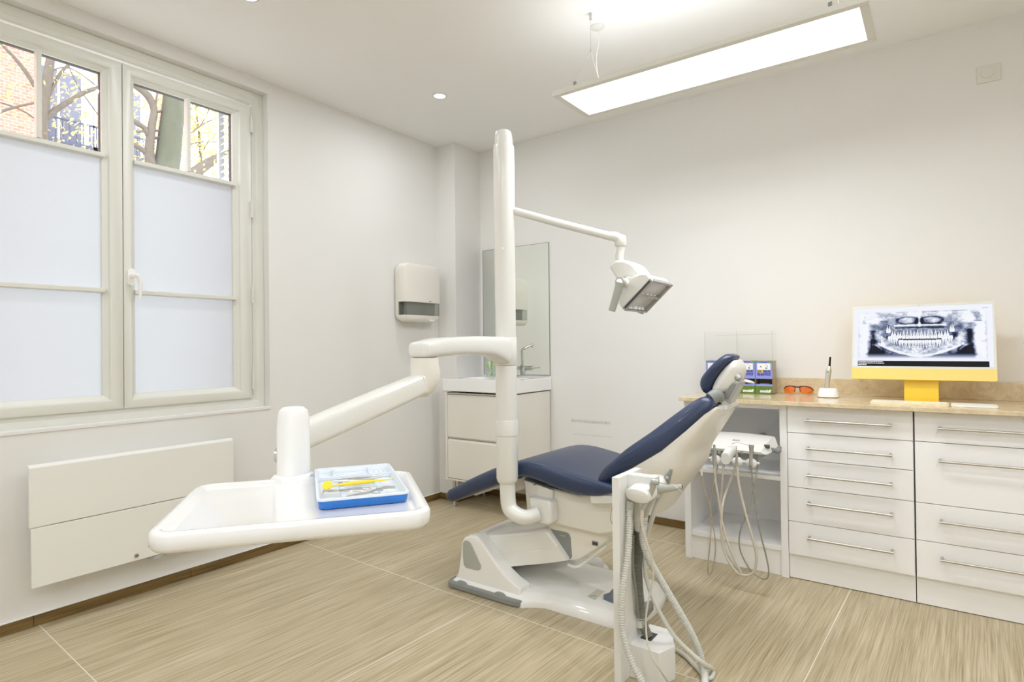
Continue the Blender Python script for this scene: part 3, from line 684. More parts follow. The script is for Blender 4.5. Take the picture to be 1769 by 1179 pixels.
# keyboard and trackpad
kb = thing('keyboard', 'slim pale keyboard lying in front of the yellow computer', 'keyboard', (-.12, 3.42, TZ))
kx0, kx1, ky0, ky1 = -.272, .033, 3.285, 3.425
b = NB(); loft(b, [[(*p, z) for p in rrect(kx1-kx0, ky1-ky0, .01, 4, (kx0+kx1)/2, (ky0+ky1)/2)] for z in (TZ, TZ+.008)]); obj('keyboard_base', b, mat('kb_base', srgb(236, 226, 190), .4), kb)
b = NB()
for r in range(5):
    for c in range(14 if r else 8):
        wK = .0185; xx = kx0+.008+c*.0208+(0 if r else .03*(c > 3))
        if xx+wK < kx1-.004: box(b, xx, xx+wK, ky0+.010+r*.0245, ky0+.010+r*.0245+.020, TZ+.008, TZ+.0095)
o = obj('keys', b, mat('key_white', srgb(245, 243, 232), .4), kb); 
tp = thing('trackpad', 'flat white trackpad right of the pale keyboard', 'trackpad', (.12, 3.36, TZ))
b = NB(); loft(b, [[(*p, z) for p in rrect(.165, .135, .01, 4, .123, 3.357)] for z in (TZ, TZ+.007)]); obj('touch_surface', b, 'white_card', tp, bevel=.001)
b = NB(); loft(b, [[(*p, z) for p in rrect(.167, .137, .01, 4, .123, 3.357)] for z in (TZ+.0005, TZ+.003)]); obj('yellow_edge', b, 'kb_base', tp)

# ---- curing light in its charger
q = P('y', 3.55, 1431, 680); cx_, cy_ = q.x, 3.55
cl = thing('curing_light_charger', 'white charging base of the curing light between the goggles and the computer', 'charger', (cx_, cy_, TZ))
b = NB()
o1, o2 = rrect(.105, .085, .035, 6, cx_, cy_), rrect(.088, .07, .03, 6, cx_, cy_)
loft(b, [[(*p, TZ+.004) for p in o1], [(*p, TZ+.010) for p in o1], [(*p, TZ+.045) for p in o2], [(*p, TZ+.050) for p in rrect(.080, .062, .028, 6, cx_, cy_)]]); obj('charger_shell', b, 'gloss_plastic', cl, sharp=50)
b = NB(); loft(b, [[(*p, z) for p in rrect(.098, .078, .03, 6, cx_, cy_)] for z in (TZ, TZ+.004)]); obj('rubber_foot', b, 'brown_card', cl)
b = NB(); tube(b, [(cx_+.045, cy_+.01, TZ+.012), (cx_+.09, cy_+.05, TZ+.006), (cx_+.14, cy_+.12, TZ+.004), (cx_+.2, cy_+.165, TZ+.004)], .002, 8); obj('cord', b, 'white_card', cl)
cu = thing('curing_light', 'slim champagne dental curing light with black tip standing in its charger', 'curing light', (cx_-.008, cy_-.02, TZ+.02))
def lp(px, py): p = P('y', cy_-.02, px, py); return (p.x, p.y, p.z)
b = NB(); tube(b, [lp(1428.5, 675), lp(1429.5, 660), lp(1430.5, 648), lp(1431.5, 641), lp(1432.5, 636), lp(1433, 633)], [.0125, .0125, .0135, .015, .010, .006], 16); obj('body', b, mat('champagne', srgb(206, 200, 188), .3, .3), cu)
b = NB(); tube(b, [lp(1433, 634), lp(1433.6, 626), lp(1434.3, 617)], [.0055, .005, .0045], 12); obj('light_tip', b, 'black_plastic', cu)
c = Vector(lp(1430.8, 642.5)); b = NB(); ball(b, c+Vector((0, -.0125, 0)), .007, 8, 1, .4, .8); obj('power_button', b, 'teal_button', cu)
c = Vector(lp(1429.6, 652.5)); b = NB(); ball(b, c+Vector((0, -.0125, 0)), .0045, 8, 1, .3, .8); obj('mode_button', b, 'violet_led', cu)

# ---- orange goggles
GY = 3.63; gl = P('y', GY, 1353, 672); gr = P('y', GY, 1404, 672); gm = P('y', GY, 1377.5, 672)
gg = thing('safety_glasses', 'orange wraparound safety glasses with brown frame on the counter', 'glasses', (gm.x, GY, TZ))
W2 = (gr.x-gl.x)/2; c0 = gm.x
def lens(s):
    bm = NB(); N1, N2 = 12, 6; rows = []
    for j in range(N2+1):
        row = []
        for i in range(N1+1):
            a = i/N1; x = s*(.010+a*(W2-.010)); y = GY+.028*(a**2.2)
            top = TZ+.053-.010*a**3; bot = TZ+.004+.010*(1-a)**2+.006*a**4
            if a > .85: top -= .02*((a-.85)/.15)**2; bot += .006*((a-.85)/.15)**2
            row.append(bm.verts.new((c0+x, y, bot+(top-bot)*j/N2)))
        rows.append(row)
    for p, q in zip(rows, rows[1:]):
        for i in range(N1): bm.faces.new((p[i], p[i+1], q[i+1], q[i]))
    ext = bmesh.ops.solidify(bm, geom=bm.faces[:], thickness=.002)
    return bm
for s in (-1, 1):
    obj('lens', lens(s), 'orange_lens', gg)
    b = NB(); tube(b, [(c0+s*.008, GY-.002, TZ+.045), (c0+s*W2*.5, GY+.003, TZ+.050), (c0+s*W2*.85, GY+.020, TZ+.040), (c0+s*(W2-.002), GY+.034, TZ+.028), (c0+s*W2*.9, GY+.06, TZ+.022), (c0+s*W2*.55, GY+.078, TZ+.006)], [.0025, .0025, .003, .004, .003, .003], 8)
    obj('temple', b, mat('goggle_frame', srgb(70, 32, 12), .35), gg)
b = NB(); tube(b, [(c0-.022, GY-.001, TZ+.047), (c0, GY-.003, TZ+.045), (c0+.022, GY-.001, TZ+.047)], .004, 8); tube(b, [(c0-.010, GY, TZ+.044), (c0-.016, GY, TZ+.018)], .002, 6); tube(b, [(c0+.010, GY, TZ+.044), (c0+.016, GY, TZ+.018)], .002, 6); obj('bridge', b, 'goggle_frame', gg)

# ---- acrylic display with four boxes of elastics
EY = 3.60; ex0 = P('y', EY, 1219.5, 640).x; ex1 = P('y', EY, 1334.5, 640).x; EW = (ex1-ex0); n4 = EW/4
dsp = thing('display_holder', 'clear acrylic display holder behind the boxes of elastics', 'display holder', (ex0+EW/2, EY+.05, TZ))
ztop = P('y', EY, 1333, 571).z
b = NB(); box(b, ex0-.004, ex1+.004, EY+.105, EY+.108, TZ, ztop); obj('back_sheet', b, 'acrylic', dsp)
b = NB(); box(b, ex0-.004, ex0-.001, EY-.002, EY+.105, TZ+.0006, ztop); obj('side_sheet', b, 'acrylic', dsp); b = NB(); box(b, ex1+.001, ex1+.004, EY-.002, EY+.105, TZ, ztop); obj('side_sheet', b, 'acrylic', dsp)
b = NB(); box(b, ex0-.004, ex1+.004, EY-.004, EY-.002, 1.095, ztop); obj('front_sheet', b, 'acrylic', dsp)
b = NB()
for x in (ex0-.003, ex0+EW*.49, ex1+.002): box(b, x-.0012, x+.0012, EY-.005, EY-.002, 1.095, ztop)
box(b, ex0+.03, ex1, EY+.104, EY+.105, ztop-.022, ztop-.020)
obj('sheet_edges', b, 'acrylic_edge', dsp)
zb1, zop, zlip = P('y', EY, 1320, 624).z, P('y', EY, 1320, 655).z, P('y', EY, 1320, 664).z
names = ['leftmost box of dental elastics, mostly hidden by the headrest', 'second box of dental elastics from the left, behind the headrest', 'third box of elastics from the left, bag bulging from its slot', 'rightmost box of dental elastics with an open slot']
for i in range(4):
    xa, xb = ex0+i*n4+.0012, ex0+(i+1)*n4-.0012; xm = (xa+xb)/2
    t = thing('elastics_box', names[i], 'box', (xm, EY+.05, TZ), 0, 'purple and green boxes of elastics')
    b = NB(); box(b, xa, xb, EY+.09, EY+.10, TZ+.001, zb1); box(b, xa, xa+.001, EY, EY+.09, TZ+.001, zb1); box(b, xb-.001, xb, EY, EY+.09, TZ+.001, zb1); box(b, xa, xb, EY, EY+.09, TZ+.001, TZ+.003); box(b, xa, xb, EY, EY+.09, zb1-.001, zb1)
    obj('carton', b, 'brown_card' if i < 3 else 'brown_card', t)
    b = NB(); box(b, xa, xb, EY-.0014, EY, zop, zb1); pf = obj('front_panel', b, 'purple_card', t)
    b = NB(); box(b, xa, xa+.018, EY-.002, EY-.0014, zb1-.010, zb1); obj('leaf_corner', b, 'leaf_green', pf); b = NB(); box(b, xb-.022, xb, EY-.002, EY-.0014, zb1-.010, zb1); obj('leaf_corner', b, 'leaf_green', pf)
    b = NB(); box(b, xa+.011, xb-.010, EY-.0022, EY-.0014, zop+.052, zb1-.014); obj('white_label', b, 'white_card', pf)
    b = NB(); box(b, xa+.010, xa+.046, EY-.002, EY-.0014, zop+.036, zop+.051); obj('yellow_flash', b, 'yellow_ink', pf)
    text('lettering', '200 PACK\nELASTICS', .0172, 'navy_ink', pf, (xm, EY-.0024, zop+.034), R_FRONT, bold=.0006, shear=.12)
    text('heading', 'Orthodontic', .0085, 'navy_ink', pf, (xm-.002, EY-.0020, zb1-.006), R_FRONT, bold=.0002)
    b = NB()
    for (dx, dz, s) in ((.02, .018, .004), (.05, .010, .005), (.055, .022, .003), (.045, .03, .002)): box(b, xa+.011+dx-s, xa+.011+dx+s, EY-.0026, EY-.0022, zop+.052+dz-s*.8, zop+.052+dz+s*.8)
    obj('label_print', b, 'grey_ink', pf)
    b = NB(); box(b, xa, xb, EY-.0014, EY, TZ+.001, zlip); lo = obj('lower_panel', b, 'green_card', t)
    b = NB(); box(b, xa, xb, EY-.0018, EY-.0014, zlip-.012, zlip); obj('lip', b, 'purple_card', lo)
    text('lettering', 'twobill', .021, 'white_card', lo, (xm+.006, EY-.0022, TZ+.017), R_FRONT, bold=.0014, shear=.35)
    b = NB()
    if i == 2: 
        for k in range(5): tube(b, [(xa+.004, EY+.01+.01*k, zlip-.004), (xm-.01, EY-.003+.012*k, zlip+.016-.002*k), (xm+.015, EY-.006+.012*k, zlip+.012), (xb-.004, EY+.01+.01*k, zlip+.002)], [.004, .009, .009, .004], 8)
        obj('plastic_bag', b, 'white_card', t)
    elif i == 3:
        for k in range(6): box(b, xa+.022+k*.008, xa+.027+k*.008, EY+.02, EY+.06, TZ+.01, zlip+.003)
        obj('packets', b, 'grey_plastic', t)
    else:
        box(b, xa+.004, xb-.004, EY+.01, EY+.08, TZ+.01, zlip+.008); obj('packets', b, 'white_card', t)
# ================================================================== dental chair
YC = 2.51
ch = thing('dental_chair', 'reclined navy leather dental chair with white base and shell', 'dental chair', (-1.55, YC, 0))
def spine_cushion(bm, spine, halfw, thick, e=3.2, yc=YC, n=32, crown=0):
    """spine: (x, z) centre line of the cushion, halfw / thick sampled along it"""
    S = smooth_path([(x, 0, z) for x, z in spine], 6); m = len(S)
    def sample(a, t): return float(np.interp(t, np.linspace(0, 1, len(a)), a))
    rings = []
    for i, p in enumerate(S):
        t = i/(m-1); tg = (S[min(i+1, m-1)]-S[max(i-1, 0)]).normalized(); nrm = Vector((-tg.z, 0, tg.x))
        k = min(1, math.sqrt(max(0, 1-(1-min(t, 1-t)*2*m/9)**2))) if min(t, 1-t)*2*m/9 < 1 else 1
        k = max(k, .12)
        w = sample(halfw, t)*(1-.10*(1-k)); th = sample(thick, t)*.5*k
        ring = super_ring((p.x, yc, p.z), Vector((0, 1, 0)), nrm, w, th, e, n)
        rings.append(ring)
    loft(bm, rings)
# seat and leg rest in one cushion
top = [(-2.100, .440), (-1.91, .535), (-1.72, .620), (-1.60, .660), (-1.50, .668), (-1.40, .655), (-1.30, .636), (-1.20, .622), (-1.12, .615)]
bot = [(-2.070, .385), (-1.885, .465), (-1.695, .545), (-1.585, .590), (-1.48, .583), (-1.38, .560), (-1.27, .548), (-1.18, .555), (-1.12, .575)]
b = NB(); pillow(b, top+[(-1.07, .612)], bot+[(-1.07, .575)], YC, .285, .030, wfun=lambda x, z: 1 if x > -1.75 else 1-.16*(-1.75-x)/.35)
seat = obj('seat_cushion', b, 'navy_leather', ch, sharp=80)
# cushion seams: thin piping along both sides
# back cushion
bt = PXZ(2.29, [(1032, 829), (1045, 808), (1061, 794), (1083, 775), (1121, 748), (1159, 718), (1192, 694), (1214, 684)])
bb = PXZ(2.29, [(1040, 846), (1053, 837), (1068, 824), (1099, 806.7), (1143, 781), (1183, 747), (1211, 720), (1229, 704)])
b = NB(); zb0, zb1_ = bt[0][1], bt[-1][1]
pillow(b, bt, bb, YC, .255, .036, endr=.028, wfun=lambda x, z: 1-.32*max(0, (z-.72)/.28)**1.3)
back = obj('back_cushion', b, 'navy_leather', ch, sharp=80)
# stitched seam along the near and far flank of the back cushion
for s in (-1, 1):
    b = NB(); pts = []
    for (x, z), (x2, z2), hw in list(zip(bt, bb, [.255, .255, .255, .255, .25, .235, .205, .17]))[2:-1]:
        pts.append((x*.72+x2*.28, YC+s*(hw+.0005), z*.72+z2*.28))
    tube(b, pts, .0013, 5); obj('seam', b, mat('seam_thread', srgb(78, 94, 126), .6), back)
# white back shell behind the cushion
so = PXZ(2.42, [(1140, 888), (1160, 858), (1181, 831), (1196, 810), (1204, 780), (1218, 757), (1239, 725), (1250, 707)])
si = PXZ(2.30, [(1062, 826), (1074, 820), (1099, 806), (1120, 794), (1145, 779), (1185, 745), (1213, 718), (1228, 706)])
b = NB(); rings = []
hw = [.20, .225, .235, .235, .225, .21, .185, .15]
si[0] = (si[0][0], si[0][1]-.03); 
for (xo, zo), (xi, zi), w_ in zip(so, si, hw):
    n = 28; ring = []
    for i in range(n):
        t = PI*i/(n-1); c, s_ = math.cos(t), math.sin(t)
        yy = YC + w_*abs(c)**(.55)*(1 if c >= 0 else -1); k = s_**.62
        ring.append((xi+(xo-xi)*k, yy, zi+(zo-zi)*k))
    rings.append(ring)
R2 = []
for a, c in zip(rings, rings[1:]):
    for q in range(3): R2.append([Vector(p).lerp(Vector(r), q/3) for p, r in zip(a, c)])
R2.append([Vector(p) for p in rings[-1]])
loft(b, R2); obj('back_shell', b, 'cream_plastic', ch, sharp=60)
# shell lower fold covering the hinge
# headrest
hcA = PXZ(2.41, [(1207, 676), (1207.5, 656), (1221, 637), (1237, 620.5), (1250, 612), (1261, 612)])
hcB = PXZ(2.41, [(1222, 684), (1228, 664), (1240, 645), (1252, 631), (1259, 625), (1265, 621)])
nf = lambda x, z: 1-.45*max(0, (z-1.09)/.08)**2
b = NB(); pillow(b, hcA, hcB, 2.490, .080, .026, endr=.028, wfun=nf); hr = obj('headrest_cushion', b, 'navy_leather', ch, sharp=80)
hsA = PXZ(2.415, [(1225, 684), (1229, 665), (1240, 646), (1252, 632), (1260, 625), (1266, 621)])
hsB = PXZ(2.415, [(1231, 685), (1250, 678), (1266, 666), (1274, 652), (1275, 638), (1271, 626)])
b = NB(); pillow(b, hsA, hsB, 2.488, .072, .030, endr=.014, wfun=nf); obj('headrest_shell', b, 'white_plastic', ch, sharp=80)
def cpt(y, px, py): p = P('y', y, px, py); return (p.x, y, p.z)
b = NB(); yb_ = 2.44
cyl(b, cpt(2.44, 1271, 652), cpt(2.55, 1275, 651), .020, 22); tube(b, [cpt(yb_, 1268, 647), cpt(yb_, 1275, 652), cpt(yb_, 1277, 655)], .018, 12)
obj('headrest_joint', b, 'silver_paint', ch, sharp=50)
b = NB(); A, Bq = Vector(cpt(2.46, 1274, 656)), Vector(cpt(2.46, 1256, 694)); d = (Bq-A).normalized(); nn = Vector((d.z, 0, -d.x))
loft(b, [[A+nn*w_*.022+Vector((0, y, 0)) for w_, y in ((-1, -.03), (1, -.03), (1, .06), (-1, .06))], [Bq+nn*w_*.017+Vector((0, y, 0)) for w_, y in ((-1, -.03), (1, -.03), (1, .06), (-1, .06))]])
o = obj('headrest_arm', b, 'silver_paint', ch, bevel=.006, seg=3)
b = NB(); loft(b, [[A+d*.016+nn*w_*.011+Vector((0, y, 0)) for w_, y in ((-1, -.0325), (1, -.0325), (1, -.028), (-1, -.028))], [Bq-d*.016+nn*w_*.009+Vector((0, y, 0)) for w_, y in ((-1, -.0325), (1, -.0325), (1, -.028), (-1, -.028))]]); obj('arm_inlay', b, 'mid_grey_plastic', o, bevel=.003)
b = NB(); cyl(b, cpt(2.43, 1253, 695), cpt(2.56, 1253, 695), .017, 18); tube(b, [cpt(2.46, 1253, 695), cpt(2.48, 1246, 692), cpt(2.5, 1236, 690)], .014, 10); obj('lower_joint', b, 'silver_paint', ch, sharp=50)
b = NB(); tube(b, [cpt(2.38, 1227, 690), cpt(2.40, 1238, 684), cpt(2.42, 1246, 690)], [.026, .028, .018], 18); cyl(b, cpt(2.40, 1230, 691), cpt(2.62, 1230, 691), .024, 20); obj('neck_sleeve', b, 'mid_grey_plastic', ch, sharp=60)
b = NB(); box(b, *(lambda p: (p[0]-.03, p[0]+.03))(cpt(2.4, 1240, 704)), 2.42, 2.6, cpt(2.4, 1240, 708)[2]-.004, cpt(2.4, 1240, 700)[2]); obj('release_plate', b, 'white_plastic', ch, bevel=.006)

# body under the seat
YN = 2.29                                     # near face of the bodywork
def body(name, y0, y1, pxs, m, bev=.008, seg=3, ref=None, parent=ch, sharp=35):
    bm = NB(); prism(bm, PXZ(ref if ref else y0, pxs), 'y', y0, y1); return obj(name, bm, m, parent, bevel=bev, seg=seg, sharp=sharp)
body('seat_frame', 2.30, 2.72, [(904, 826), (930, 838), (960, 846), (1000, 856), (1040, 852), (1072, 856), (1070, 900), (1058.6, 922), (1034, 925), (1006, 918), (953, 905.5), (911, 899)], 'cream_plastic', .010)
b = NB(); prism(b, PXZ(2.285, [(904, 829), (955, 847.5), (953, 868), (945, 864), (914, 858)]), 'y', 2.285, 2.30); obj('side_cover', b, 'cream_plastic', ch, bevel=.003)
b = NB(); p = cpt(2.285, 924, 836); cyl(b, p, (p[0], p[1]-.006, p[2]), .007, 12); obj('socket', b, 'mid_grey_plastic', ch)
body('pole_mount', 2.235, 2.30, [(913, 860), (947, 866), (951.5, 873), (952.5, 905), (946, 909), (931, 905), (916, 901)], 'white_plastic', .010)
body('drive_housing', 2.33, 2.69, [(941, 914), (953, 902), (1048, 916), (1050, 934), (1033, 948), (1005, 966), (994, 970), (979, 969)], 'cream_plastic', .008)
b = NB(); prism(b, PXZ(2.3285, [(946.5, 918), (951, 914.5), (978, 920), (983, 923), (985.5, 929), (988, 962), (985.5, 966.5), (981, 965)]), 'y', 2.3275, 2.332)
dp = obj('grey_badge_plate', b, 'mid_grey_plastic', ch, bevel=.0015)
pt_ = cpt(2.327, 971.5, 926); text('lettering', 'AXANO', .012, 'white_card', dp, pt_, R_FRONT, bold=.0002) if False else None
b = NB(); 
for k in range(4): p = cpt(2.327, 968+k*2.4, 925.3+k*.5); box(b, p[0]-.0025, p[0]+.002, 2.3266, 2.3274, p[2]-.003, p[2]+.003)
obj('badge_print', b, 'grey_plastic', dp)
c = cpt(2.329, 1028, 939.5); b = NB(); box(b, c[0]-.015, c[0]+.015, 2.3285, 2.332, c[2]-.010, c[2]+.010); lb = obj('type_label', b, 'mid_grey_plastic', ch)
b = NB()
for k in range(3): box(b, c[0]-.011+k*.008, c[0]-.006+k*.008, 2.3278, 2.3286, c[2]-.006, c[2]+.005)
obj('label_print', b, 'black_plastic', lb)
# armrest tray bracket at the hinge
body('hinge_bracket', 2.245, 2.33, [(1017.5, 854.5), (1064, 857), (1064, 869), (1055, 871.5), (1021, 871)], 'white_plastic', .006)
b = NB(); p = cpt(2.25, 1026.5, 855.5); lathe(b, [(.020, -.004), (.020, .004), (.016, .006)], (p[0], 2.275, p[2]), 24); obj('hinge_cap', b, 'gloss_plastic', ch)
b = NB(); p = cpt(2.26, 1054, 849.5); cyl(b, (p[0], 2.255, p[2]-.002), (p[0], 2.32, p[2]), .032, 26); cyl(b, (p[0], 2.25, p[2]-.002), (p[0], 2.256, p[2]), .013, 20); obj('hinge_disc', b, 'white_plastic', ch, bevel=.002)
b = NB(); tube(b, [cpt(2.28, 1058, 876), cpt(2.27, 1055, 890), cpt(2.27, 1055, 900), cpt(2.28, 1059, 907)], .0016, 6); obj('cable', b, 'hose_tan', ch)
# leg rest underside plate and bracket
b = NB(); prism(b, PXZ(2.36, [(818, 855), (821, 852), (862, 836), (862, 841), (821, 857)]), 'y', 2.36, 2.66); obj('leg_plate', b, 'cream_plastic', ch)
b = NB(); prism(b, PXZ(2.36, [(862, 838), (905, 824), (905, 845), (892, 849), (862, 845)]), 'y', 2.37, 2.65); obj('leg_bracket', b, 'cream_plastic', ch, bevel=.003)
# lift arm
ax = PXZ(2.30, [(822, 934), (830, 927), (911.5, 922.5), (941, 917.5), (945, 921), (979.5, 969), (943.7, 974), (882.5, 979.5), (864, 988), (840, 962)])
b = NB(); loft(b, [[(x, 2.30, z) for x, z in ax], [(x, 2.315, z+.012*(z > .3)) for x, z in ax], [(x, 2.705, z+.012*(z > .3)) for x, z in ax], [(x, 2.72, z) for x, z in ax]])
la = obj('lift_arm', b, 'white_plastic', ch, bevel=.006, seg=2)
b = NB(); lo_ = PXZ(2.296, [(845, 961), (956, 948.8), (962, 944.5), (980, 969), (943.7, 974), (882.5, 979.5), (864, 988)]); prism(b, lo_, 'y', 2.2945, 2.31); obj('arm_cover', b, 'white_plastic', la, bevel=.0015)
# base: contoured plate
def base_outline():
    near = [(-1.975, 2.20), (-1.60, 2.20), (-1.555, 2.205), (-1.52, 2.235), (-1.47, 2.262), (-1.40, 2.262), (-1.14, 2.262), (-1.085, 2.285), (-1.05, 2.35), (-1.035, 2.44), (-1.033, 2.51)]
    far = [(x, 2*YC-y) for x, y in near[::-1][1:]]
    left = [(-1.995, 2.80), (-2.005, 2.51), (-1.995, 2.22)]
    return near+far+left
O = base_outline(); cxb, cyb = -1.52, YC
b = NB()
def inset(o, d): 
    r = []
    n = len(o)
    for i, p in enumerate(o):
        a, c = Vector(o[i-1]), Vector(o[(i+1) % n]); t = (c-a).normalized(); nn = Vector((-t.y, t.x)); r.append((p[0]+nn.x*d, p[1]+nn.y*d))
    return r
loft(b, [[(*p, z) for p in inset(O, d)] for d, z in ((0, .001), (0, .022), (.008, .036), (.028, .052), (.05, .058))])
obj('base_plate', b, 'gloss_plastic', ch, sharp=50)
# upright cheeks of the base
def cheek(y0, y1, s):
    prof = PXZ(2.225, [(788, 1003), (793, 985), (796.5, 958), (798, 938), (803, 930.5), (812, 928), (822, 929), (830, 936), (848, 962), (869, 992), (884, 1006), (900, 1018), (898, 1036), (850, 1028)])
    prof = [(x, max(z, .02)) for x, z in prof]
    bm = NB(); ys = (y0, y0+s*.010, y1-s*.012, y1); rings = []
    for y, g in zip(ys, (0, .008, .008, 0)):
        rings.append([(x+(.0 if s > 0 else 0), y+ (0 if z > .10 else 0), z+g*(z > .1)) for x, z in prof])
    loft(bm, rings); return bm
obj('base_upright', cheek(2.222, 2.305, 1), 'gloss_plastic', ch, bevel=.010, seg=3, sharp=50)
obj('base_upright', cheek(2*YC-2.222, 2*YC-2.305, -1), 'gloss_plastic', ch, bevel=.010, seg=3, sharp=50)
b = NB(); prism(b, [(-1.985, .03), (-1.955, .235), (-1.925, .25), (-1.88, .25), (-1.84, .03)], 'y', 2.30, 2.72); obj('rear_hood', b, 'gloss_plastic', ch, bevel=.01, seg=3)
b = NB(); pan = PXZ(2.22, [(800, 938), (803, 934.5), (808, 935), (813, 939), (831, 978), (830.5, 983), (826, 986), (806, 981), (801.5, 976), (800, 960)])
prism(b, pan, 'y', 2.2175, 2.223); obj('grey_side_panel', b, 'grey_plastic', ch, bevel=.001)
# grey rubber bumper
b = NB(); bp_ = [(-2.012, 2.36), (-2.012, 2.225), (-2.003, 2.198), (-1.98, 2.188), (-1.62, 2.188), (-1.575, 2.196), (-1.54, 2.222), (-1.60, 2.222), (-1.98, 2.225), (-1.985, 2.36)]
loft(b, [[(*p, z) for p in bp_] for z in (.001, .026, .034)]); bu = obj('rubber_bumper', b, 'mid_grey_plastic', ch, bevel=.008, seg=3)
for x in (-1.915, -1.68): b = NB(); ball(b, (x, 2.203, .03), .028, 10, 1.25, .45, .62); obj('bumper_lug', b, 'mid_grey_plastic', bu)
def plate_piece(name, quad, z0, z1, m, bev=.003):
    bm = NB(); Q = [P('z', z1, *q) for q in quad]; loft(bm, [[(q.x, q.y, z0) for q in Q], [(q.x, q.y, z1) for q in Q]]); return obj(name, bm, m, ch, bevel=bev)
plate_piece('caution_label', [(1014, 1031), (1032.5, 1018), (1045, 1022), (1028, 1037)], .058, .0592, mat('label_paper', srgb(214, 212, 196), .5), 0)
bm = NB()
for k in range(5):
    a, c = P('z', .0594, 1020+k*2.6, 1031-k*.2), P('z', .0594, 1030+k*2.6, 1024-k*.2)
    for s in (0,): box(bm, min(a.x, c.x), max(a.x, c.x)-.01, a.y, a.y+.002, .0592, .0596)
obj('label_print', bm, 'grey_ink', ch)
plate_piece('foot_pedal', [(1042, 1027), (1052, 1024), (1058, 1017), (1075, 1020), (1075, 1036), (1062, 1035)], .05, .082, mat('blue_grey_rubber', srgb(108, 116, 124), .45), .004)
plate_piece('foot_pedal', [(1108, 1041), (1126, 1037), (1129, 1044), (1116, 1060), (1108, 1058)], .04, .068, 'mid_grey_plastic', .004)
# round foot control behind the base and its lever bar
fc = P('z', 0, 1017, 965)
b = NB(); lathe(b, [(.085, 0.001), (.088, .010), (.080, .018), (.062, .022), (.060, .045), (.05, .055)], (-1.515, 2.80, .0), 32); obj('round_foot_joint', b, 'gloss_plastic', ch, sharp=50)
b = NB(); tube(b, [cpt(2.36, 981, 976), cpt(2.36, 996, 980), cpt(2.36, 1010, 972), cpt(2.36, 1047, 943)], .007, 8); obj('safety_bar', b, 'gloss_plastic', ch)

# ================================================================== delivery pole, arm and tray table
PXc, PYc = -1.6105, 2.175
du = thing('delivery_pole', 'tall white pole beside the chair carrying the swing arm with the tray table', 'dental delivery pole', (PXc, PYc, .43))
def pz(py): return P('y', PYc, 875, py).z
b = NB(); lathe(b, [(.047, pz(604)+.035), (.0475, pz(583.5)), (.0475, pz(400)), (.049, pz(300)), (.0485, pz(256)), (.046, pz(251))], (PXc, PYc, 0), 36); obj('upper_tube', b, 'white_plastic', du, sharp=50)
b = NB(); lathe(b, [(.042, pz(251)), (.0415, pz(240)), (.036, pz(228)), (.028, pz(225)), (.001, pz(224))], (PXc, PYc, 0), 32); obj('top_cap', b, 'white_plastic', du, sharp=50)
b = NB(); lathe(b, [(.0485, pz(631)), (.0505, pz(630)), (.0505, pz(584.5)), (.0485, pz(583.5))], (PXc, PYc, 0), 36); obj('swivel_ring', b, 'white_plastic', du, sharp=50)
b = NB(); lathe(b, [(.049, pz(751)), (.049, pz(632))], (PXc, PYc, 0), 36); obj('middle_tube', b, 'white_plastic', du)
b = NB(); lathe(b, [(.0515, pz(752)), (.0515, pz(727)), (.0500, pz(725.5))], (PXc, PYc, 0), 36); obj('collar', b, 'white_plastic', du, sharp=50)
b = NB(); lathe(b, [(.040, pz(834)), (.046, pz(831)), (.050, pz(825)), (.0495, pz(752.5))], (PXc, PYc, 0), 36); obj('lower_tube', b, 'white_plastic', du, sharp=50)
e0 = Vector((PXc, PYc, pz(832))); e3 = Vector(cpt(2.237, 931, 887))
b = NB(); tube(b, [e0+Vector((0, 0, .02)), e0, (PXc+.006, PYc, .475), (PXc+.035, PYc, .44), (PXc+.085, PYc+.02, .423), e3], [.036, .036, .0355, .035, .034, .034], 24); obj('elbow_pipe', b, 'white_plastic', du, sharp=70)
b = NB(); p = P('y', PYc-.047, 890.5, 433); cyl(b, (PXc+.022, PYc-.045, pz(432)), (PXc+.024, PYc-.0475, pz(432)), .006, 12); obj('button', b, 'white_card', du)
# horizontal arm
E1 = Vector((0, 0, 0)); z1t, z1b = 1.232, 1.165
dpt = lambda px, py, dep: EYE + dep*(CF+(px-884.5)/FPX*CR-(py-589.5)/FPX*CU)
J1 = dpt(733, 606, 2.03)                        # elbow joint axis
dirv = Vector((J1.x-PXc, J1.y-PYc, 0)); LEN = dirv.length; dirv.normalize(); sid = Vector((-dirv.y, dirv.x, 0))
b = NB(); rings = []
for t, zt, zb, w_ in ((.00, 1.240, 1.112, .040), (.08, 1.240, 1.118, .042), (.16, 1.241, 1.137, .042), (.30, 1.241, 1.158, .041), (.5, 1.240, 1.166, .040), (.72, 1.236, 1.167, .042), (.86, 1.232, 1.164, .046), (.95, 1.226, 1.162, .047), (1.03, 1.218, 1.162, .045), (1.05, 1.216, 1.163, .042), (1.062, 1.212, 1.166, .034), (1.068, 1.205, 1.172, .022)):
    c = Vector((PXc, PYc, (zt+zb)/2)) + dirv*(t*LEN); rings.append(super_ring(c, sid, Vector((0, 0, 1)), w_, (zt-zb)/2, 3.6, 28))
R3 = []
for a, c in zip(rings, rings[1:]):
    for q in range(3): R3.append([p.lerp(r, q/3) for p, r in zip(a, c)])
R3.append(rings[-1]); loft(b, R3); arm = obj('swing_arm', b, 'white_plastic', du, sharp=60)
